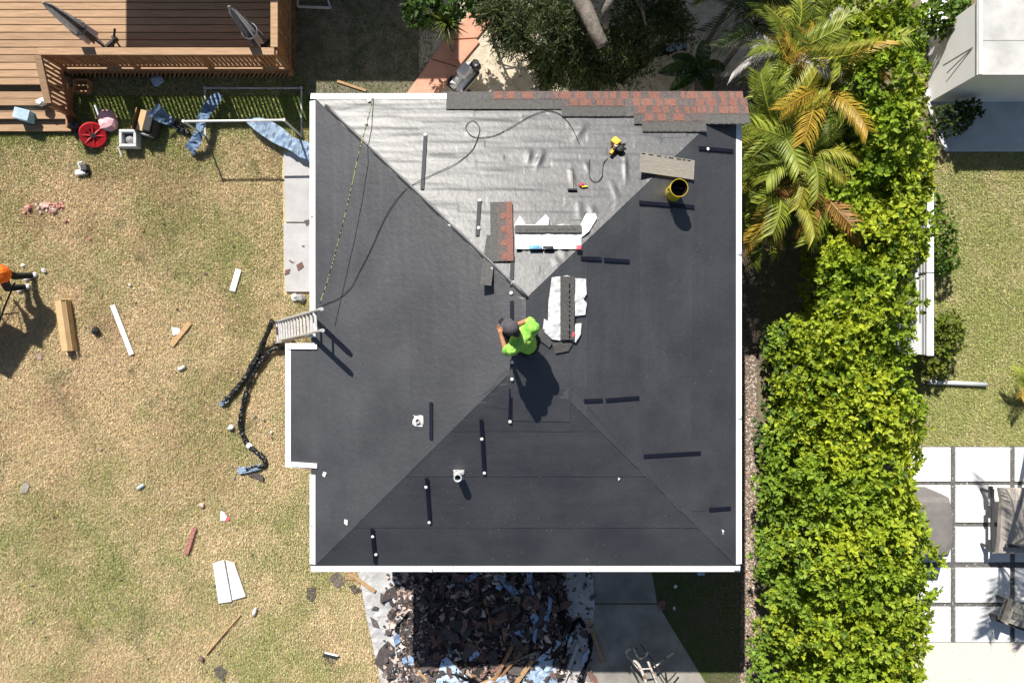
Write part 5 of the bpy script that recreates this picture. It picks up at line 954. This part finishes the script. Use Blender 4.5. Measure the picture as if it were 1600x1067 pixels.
shrub('broadleaf_tree', 'tall bright green broadleaf shrub between palms and grey shed', [((6.0,5.0,2.3),(.6,.7,.8)),((6.3,4.3,2.5),(.6,.7,.7)),((6.45,3.6,2.4),(.6,.65,.75)),((7.0,3.05,1.8),(.6,.5,.7)),((6.2,5.9,2.2),(.7,.7,.8)),((6.9,4.7,1.7),(.6,.8,.8)),((6.4,2.9,2.2),(.55,.5,.6)),((7.35,5.8,1.4),(.35,.6,.6)),((7.35,3.4,1.4),(.5,.5,.6)),((6.0,3.2,1.6),(.5,.5,.6))], [(6.5,4.2,2.),(6.4,5.2,2.),(6.7,3.2,2.)], 80, ln=.10, inner=.3, gap=.22, base=((.21,.32,.02),(.39,.44,.026),(.11,.18,.016)))
shrub('garden_shrub', 'rounded leafy shrub beside the upper end of the white wall', [((8.62,2.25,.42),(.34,.40,.42)),((8.7,1.75,.4),(.34,.36,.4)),((8.55,2.75,.32),(.25,.3,.3))], [(8.55,2.0,.5)], 110, ln=.07, base=((.10,.19,.02),(.15,.22,.03),(.06,.11,.015)))
shrub('garden_shrub', 'yellowish green shrub beside the lower end of the white wall', [((8.75,.1,.42),(.38,.42,.4)),((8.65,-.4,.32),(.32,.3,.32)),((9.0,.3,.3),(.25,.3,.28))], [(8.6,0,.5)], 110, ln=.07, base=((.15,.20,.02),(.2,.22,.03),(.09,.12,.015)))
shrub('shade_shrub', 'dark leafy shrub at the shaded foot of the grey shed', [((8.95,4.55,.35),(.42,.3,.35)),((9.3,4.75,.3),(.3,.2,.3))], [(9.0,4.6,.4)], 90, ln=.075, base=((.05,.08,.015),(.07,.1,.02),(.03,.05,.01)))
shrub('shed_shrub', 'small bright shrub behind the grey shed', [((8.75,6.6,.5),(.5,.4,.5))], [(8.75,6.6,.5)], 100, ln=.1, base=((.10,.19,.02),(.15,.22,.03),(.06,.11,.015)))
# palms
def frond_mesh(seed, L=1.45, nl=36, ll=.34, droop=1., cols=((.17,.23,.025),(.34,.37,.05))):
    r = np.random.default_rng(seed); t = np.linspace(0,1,14); x = L*t*(1-.12*t*t*droop); z = L*(.42*t-.62*droop*t*t)
    mb = MB(); mb.tube([V3((a,0,b)) for a, b in zip(x,z)], [.016*(1-.8*a)+.003 for a in t], 6); nb = len(mb.v)
    s = np.linspace(.16,1,nl); px = np.interp(s,t,x); pz = np.interp(s,t,z); tx = np.gradient(px,s); tz = np.gradient(pz,s); tg = unit(np.stack([tx,0*tx,tz],1)); P_, D_, L_ = [], [], []
    for sd in (-1,1):
        sweep = (.55+.9*s)[:,None]; d = tg*sweep*.75+np.array([[0,sd,0]])+np.stack([0*s,0*s,.25-.55*r.random(nl)],1); P_.append(np.stack([px,0*px,pz],1)); D_.append(unit(d)); L_.append(ll*np.sin(np.clip(.25+s*.75*2.6,0,2.95))**.6*r.uniform(.85,1.1,nl)+.04)
    P_, D_, L_ = np.concatenate(P_), np.concatenate(D_), np.concatenate(L_)
    # each leaflet in two segments so that it droops
    W_ = .024; up = np.array([[0,0,1.]]); sdv = unit(np.cross(D_,up+0*D_)); m1 = P_+D_*L_[:,None]*.5; D2 = unit(D_+np.array([[0,0,-.55*droop]])); tip = m1+D2*L_[:,None]*.5
    V = np.stack([P_-sdv*W_*.25,P_+sdv*W_*.25,m1+sdv*W_*.5,m1-sdv*W_*.5,tip],1).reshape(-1,3); i = np.arange(len(P_))[:,None]*5
    me = bpy.data.meshes.new('frond'); fs = mb.f+[tuple(nb+q for q in f) for f in np.concatenate([i+[0,1,2],i+[0,2,3],i+[3,2,4]],0).tolist()]
    me.from_pydata([tuple(q) for q in mb.v]+V.tolist(), [], fs); c0, c1 = np.array(cols[0]), np.array(cols[1]); f = np.concatenate([np.full(nb,.9),np.repeat(np.clip(np.tile(s,2)*.6+r.normal(0,.3,2*nl),0,1),5)])[:,None]
    col = (c0*(1-f)+c1*f)*np.concatenate([np.ones(nb),np.repeat(r.uniform(.7,1.25,2*nl),5)])[:,None]; a = me.color_attributes.new('tint','FLOAT_COLOR','POINT'); a.data.foreach_set('color',np.concatenate([col,np.ones((len(col),1))],1).astype(np.float32).ravel()); me.materials.append(M['palm']); return me
PG = [frond_mesh(i, R.uniform(1.1,1.6), droop=R.uniform(.7,1.7)) for i in range(6)]+[frond_mesh(60+i, 1.3, droop=1.3, cols=((.08,.12,.015),(.14,.18,.02))) for i in range(3)]+[frond_mesh(9,1.5,cols=((.24,.26,.025),(.42,.38,.04)))]
PY = [frond_mesh(20+i,1.5,cols=((.38,.28,.03),(.52,.30,.04))) for i in range(2)]; PO = [frond_mesh(30+i,1.3,droop=1.3,cols=((.30,.13,.03),(.42,.26,.08))) for i in range(2)]; PD = [frond_mesh(40+i,1.2,ll=.28,droop=1.5,cols=((.42,.40,.38),(.55,.53,.52))) for i in range(2)]; PK = [frond_mesh(50+i,1.7,cols=((.03,.055,.008),(.045,.075,.012))) for i in range(2)]  # PK: fronds coloured dark to stand for deep shade
def palm(label, x_, y_, h_, spec, group=None, bend=(0,0), name='areca_palm'):
    t = thing(name, label, 'palm', (x_,y_,0), group); top = V3((x_+bend[0],y_+bend[1],h_)); MB().tube(spline([V3((x_,y_,-.02)),V3((x_+bend[0]*.4,y_+bend[1]*.4,h_*.5)),top],5),[.06-.025*i/10 for i in range(11)],8).build('trunk',M['bark'],t)
    for ms, az, pit, s in spec:
        me = ms[R.randrange(len(ms))]; o = link('frond', me, t, tuple(top)); o.rotation_euler = (R.gauss(0,.5), -pit, az); s *= .9; o.scale = (s,s,s)
    return t
def ring(n, mix0=None, *a_, **k_): return ring_(n+3, mix0, *a_, **k_)
def ring_(n, mix, pit=(.1,.8), s=(.75,1.05), off=0.):
    return [(R.choice(mix), off+i*6.283/n+R.uniform(-.3,.3), R.uniform(*pit), R.uniform(*s)) for i in range(n)]
PB = 'yellow green areca palm in the clump by the roof corner'
G_, Y_, O_, D_ = PG, PY, PO, PD
palm('areca palm with short upright fronds between its taller neighbours', 5.0,4.1,2.1,ring(11,[G_],(.0,1.0),(.7,1.)))
palm('areca palm with hanging fronds behind the east drip edge', 4.5,3.2,1.9,ring(10,[G_],(-.1,.8),(.7,.95)))
palm('areca palm with pale dead skirt at the broadleaf shrub', 5.7,3.6,2.2,ring(9,[G_,D_],(-.1,.8),(.7,.95))+[(D_,1.8,.1,.9),(D_,.4,.0,.9)])
palm('areca palm with golden yellow fronds beside the broadleaf shrub', 5.35,4.35,2.5,ring(8,[G_,G_,Y_])+[(Y_,.3,.4,.9),(G_,-.5,.2,.9),(D_,2.6,.2,1),(D_,1.2,.3,.9)])
palm('areca palm with dead grey fronds nearest the shaded tree', 4.75,4.9,2.6,ring(8,[G_,G_,G_,D_])+[(D_,2.7,.1,1.),(D_,3.0,.3,.9)])
palm('areca palm crowded against the shingled roof corner', 4.55,3.75,2.5,ring(9,[G_]))
palm('areca palm with deep green fronds in the clump centre', 5.15,3.3,2.4,ring(10,[G_])+[(O_,-.4,.0,1.)])
palm('areca palm with orange dying frond beside the east eave', 4.75,2.75,2.2,ring(8,[G_])+[(Y_,-2.0,.1,1.),(O_,-1.8,-.1,.95),(O_,-.6,.1,1.)])
palm('areca palm with brown fronds leaning on the hedge', 5.55,2.65,2.2,ring(8,[G_,G_,O_])+[(O_,-.9,.0,1.),(O_,-.2,.1,1.)])
palm('areca palm with thin feathery fronds in front of the shrub', 5.75,5.2,2.3,ring(9,[G_],(.0,.9),(.7,.95)))
palm('areca palm with grey dead fronds over the clump middle', 5.0,4.6,2.3,ring(8,[G_,G_,D_],(.0,1.),(.65,.9))+[(D_,2.4,.2,.9),(D_,-.3,.3,.9)])
palm('areca palm squeezed between the golden palm and the hedge', 5.75,4.5,2.0,ring(8,[G_],(-.1,.9),(.7,.95)))
palm('areca palm with fronds over the mulch strip', 4.6,2.2,1.6,ring(7,[G_],(.0,.9),(.6,.85)))
palm('areca palm rising at the back of the clump', 5.3,5.35,2.6,ring(9,[G_,G_,G_,Y_])+[(D_,.6,.3,1.)])
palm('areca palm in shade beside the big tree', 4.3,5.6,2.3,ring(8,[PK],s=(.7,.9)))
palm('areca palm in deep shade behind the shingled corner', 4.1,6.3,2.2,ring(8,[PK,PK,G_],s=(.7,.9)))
palm('leaning palm beyond the lawn with yellow frond tips', 10.95,-.5,3.9,[(G_,a_,R.uniform(.1,.5),1.4) for a_ in (-1.9,-1.6,-1.3,-1.0,-.6,-.2,.3,.9,1.5)],bend=(-2.1,-.5),name='coconut_palm')
palm('low yellow palm at the edge of the neighbouring lawn', 10.75,-.75,.5,[(G_,2.9,.3,.6),(G_,3.3,.3,.55),(G_,2.5,.4,.55),(Y_,3.6,.3,.5),(G_,1.8,.5,.5),(G_,4.4,.5,.5)],name='young_palm')
# big dark tree north of the house
t = thing('weeping_tree', 'dark weeping tree with thick cut limb shading the sand', 'tree', (1.05,7.7,0))
tk = spline([V3((1.05,7.7,-.05)),V3((1.0,7.65,1.2)),V3((.95,7.6,2.6)),V3((.7,7.9,4.2))],6); MB().tube(tk,[.24-.11*i/18 for i in range(19)],12,rough=.06).build('trunk',M['bark'],t,smooth=True)
for q, r0, r1 in (([V3((.98,7.62,2.2)),P(905,-12,2.5),P(918,20,2.6),P(930,48,2.65),P(943,72,2.6)],.17,.105),([V3((.98,7.62,2.4)),P(950,-20,2.8),P(945,20,2.7),P(947,42,2.4)],.09,.05),([V3((.98,7.62,2.3)),P(868,-20,2.2),P(840,25,2.0),P(822,55,1.7)],.07,.02),([V3((.98,7.62,2.3)),P(990,-10,2.5),P(1010,40,2.2)],.07,.02),([V3((.8,7.8,3.6)),V3((2.4,10.2,4.9))],.1,.03),([V3((.8,7.8,3.6)),V3((1.,10.5,5.0))],.1,.03)):
    s_ = spline(q,6) if len(q) > 2 else q; MB().tube(s_,[r0+(r1-r0)*i/(len(s_)-1) for i in range(len(s_))],10,rough=.07).build('limb',M['bark'],t,smooth=True)
def weep(cl, n, ln, cols, name='foliage', drp=.75, wd=.16):
    c = np.array([cl[i][0] for i in NR.integers(0,len(cl),n)])[:]; idx = NR.integers(0,len(cl),n); c = np.array([cl[i][0] for i in idx]); r = np.array([cl[i][1] for i in idx]); p = c+unit(NR.normal(size=(n,3)))*r*NR.random((n,1))**.8*1.25
    k = 9; a = NR.uniform(0,6.28,n); main = np.stack([np.cos(a)*.8,np.sin(a)*.8,-drp+0*a],1); P_, D_ = [], []
    for j in range(k): P_.append(p+main*(.045*j)); D_.append(unit(main+.8*NR.normal(size=(n,3))))
    P_, D_ = np.concatenate(P_), np.concatenate(D_); L = NR.uniform(ln*.6,ln*1.3,len(P_)); V, T = leaves(P_,D_,np.array([[0,0,1.]])+.5*NR.normal(size=P_.shape),L,L*wd)
    cc = np.array(cols)[NR.integers(0,len(cols),n)]; cc = np.tile(cc,(k,1))*NR.uniform(.6,1.3,(len(P_),1)); return npmesh(name,V,T,M['leaf'],t,np.repeat(cc,4,0))
cl = [(tuple(P(a,b,z)),(r,r,r*.7)) for a,b,z,r in ((845,8,2.2,.42),(868,55,1.9,.36),(886,88,1.6,.32),(852,90,1.2,.24),(905,70,1.8,.36),(925,98,1.6,.3),(960,60,2.0,.3),(895,30,2.2,.4),(975,20,2.3,.45),(1000,60,1.8,.35),(815,25,1.9,.26),(808,62,1.6,.18),(870,15,2.4,.5),(940,110,1.2,.3),(1020,20,2.2,.4),(985,95,1.3,.3),(772,12,1.8,.2),(790,45,1.3,.16),(1045,6,2.3,.28),(1060,40,1.6,.2),(862,118,.9,.2),(915,120,1.,.22))]
o = weep(cl,3300,.12,((.045,.07,.016),(.07,.10,.022),(.025,.04,.01))); o['kind'] = 'stuff'
o = weep([((x_,y_,z_),(1.1,1.0,.7)) for x_, y_, z_ in ((2.4,8.6,4.8),(2.9,8.9,5.),(2.,8.9,5.),(2.7,9.5,5.),(.7,10.2,5),(1.6,10.0,5.2),(2.5,10.2,5.),(3.3,10.4,4.9),(.9,11.3,5.2),(1.9,11.4,5.3),(2.9,11.5,5.1),(3.8,11.,4.8),(1.5,12.,5))],21000,.2,((.055,.085,.02),(.08,.11,.025)),'crown',.4,.3); o['kind'] = 'stuff'
def spiky(name, label, p, n, L, wd, cols, cat='plant', up=(.1,1.2)):
    p = Vector(p); t = thing(name, label, cat, (p.x,p.y,0)); MB().tube([V3((p.x,p.y,-.02)),p],[.05,.035],8).build('stem',M['bark'],t)
    for i in range(n):
        a = i*2.4+R.uniform(-.2,.2); e = R.uniform(*up); d = V3((math.cos(a)*math.cos(e),math.sin(a)*math.cos(e),math.sin(e))); s_ = V3((-math.sin(a),math.cos(a),0)); l = L*R.uniform(.75,1.15); q1 = p+d*l*.5; q2 = q1+(d+V3((0,0,-.5))).normalized()*l*.5
        V = [p-s_*wd*.4,p+s_*wd*.4,q1+s_*wd*.5,q1-s_*wd*.5,q2]; mb = MB().add(V+[v-V3((0,0,.004)) for v in V],[(0,1,2,3),(3,2,4),(8,7,6,5),(9,7,8)]); mb.build('leaf_blade',cols[i%len(cols)],t)
M['lg'] = mat('blade_green',(.10,.14,.02),(.06,.09,.012),rough=.5,scale=20,transl=.2,rnd=.3); M['ly'] = mat('blade_yellow',(.22,.22,.03),(.13,.14,.02),rough=.5,scale=20,transl=.2,rnd=.3); M['lr'] = mat('blade_maroon',(.06,.012,.014),(.035,.01,.012),rough=.5,scale=20,rnd=.3); M['ld'] = mat('blade_dark',(.035,.075,.01),(.025,.055,.008),rough=.4,scale=9,rnd=.2,transl=.2)
spiky('yucca', 'spiky yellow green rosette plant beside the terracotta path', P(699,38,1.2), 120, .42, .03, [M['lg'],M['ly'],M['lg']]); spiky('cordyline', 'dark maroon strap leaved plant under the weeping tree', P(842,92,.8), 60, .36, .05, [M['lr']]); spiky('cordyline', 'small dark maroon plant under the cut limb', P(905,112,.5), 36, .26, .045, [M['lr']])
shrub('path_shrub', 'bright green glossy shrub over the top of the path', [((-1.7,6.35,1.2),(.34,.28,.35)),((-1.1,6.5,1.3),(.4,.3,.35)),((-.5,6.55,1.2),(.35,.25,.35)),((0,6.6,1.1),(.4,.25,.35))], [(-1.3,6.3,1.),(-.4,6.4,1.)], 75, ln=.12, wd=.45, base=((.06,.12,.02),(.09,.17,.025),(.04,.07,.012)))
t = thing('banana_plant', 'dark green broad leaf plant in shade behind the shingled eave', 'plant', P(1075,105)); p = P(1090,112,.9); MB().tube([V3((p.x,p.y,0)),p],[.07,.05],10).build('stem',M['bark'],t)
for a, L in ((3.1,.75),(2.5,.6),(3.7,.6),(.2,.6),(1.3,.7),(-.9,.5)):
    d = V3((math.cos(a),math.sin(a),0)); s_ = V3((-d.y,d.x,0)); V, fs = [], []; k = 12
    for i in range(k+1):
        u = i/k; w_ = .15*math.sin(math.pi*min(1,u*.92+.06))**.6; c = p+d*L*u+V3((0,0,.25*u-.42*u*u))
        V += [c-s_*w_+V3((0,0,.05+.02*(i%2))),c,c+s_*w_+V3((0,0,.05+.02*(i%2)))]
    for i in range(k): fs += [(3*i,3*i+3,3*i+4,3*i+1),(3*i+1,3*i+4,3*i+5,3*i+2)]
    MB().add(V,fs).build('leaf_blade',M['ld'],t)
tag(ribbon('tarp_strip',[P(968,132,.1),P(978,112,.15),P(1000,102,.2),P(1020,85,.25),P(1045,75,.2),P(1070,72,.1)],[.16,.26,.2,.28,.3],M['blackplastic'],amp=.05),'black plastic strip snaking over the shaded sand','plastic film'); tag(ribbon('tarp_strip',[P(1040,76,.3),P(1058,74,.3),P(1072,71,.25)],.16,M['bluepale'],amp=.03),'pale blue end of the black strip in the shade','plastic film')
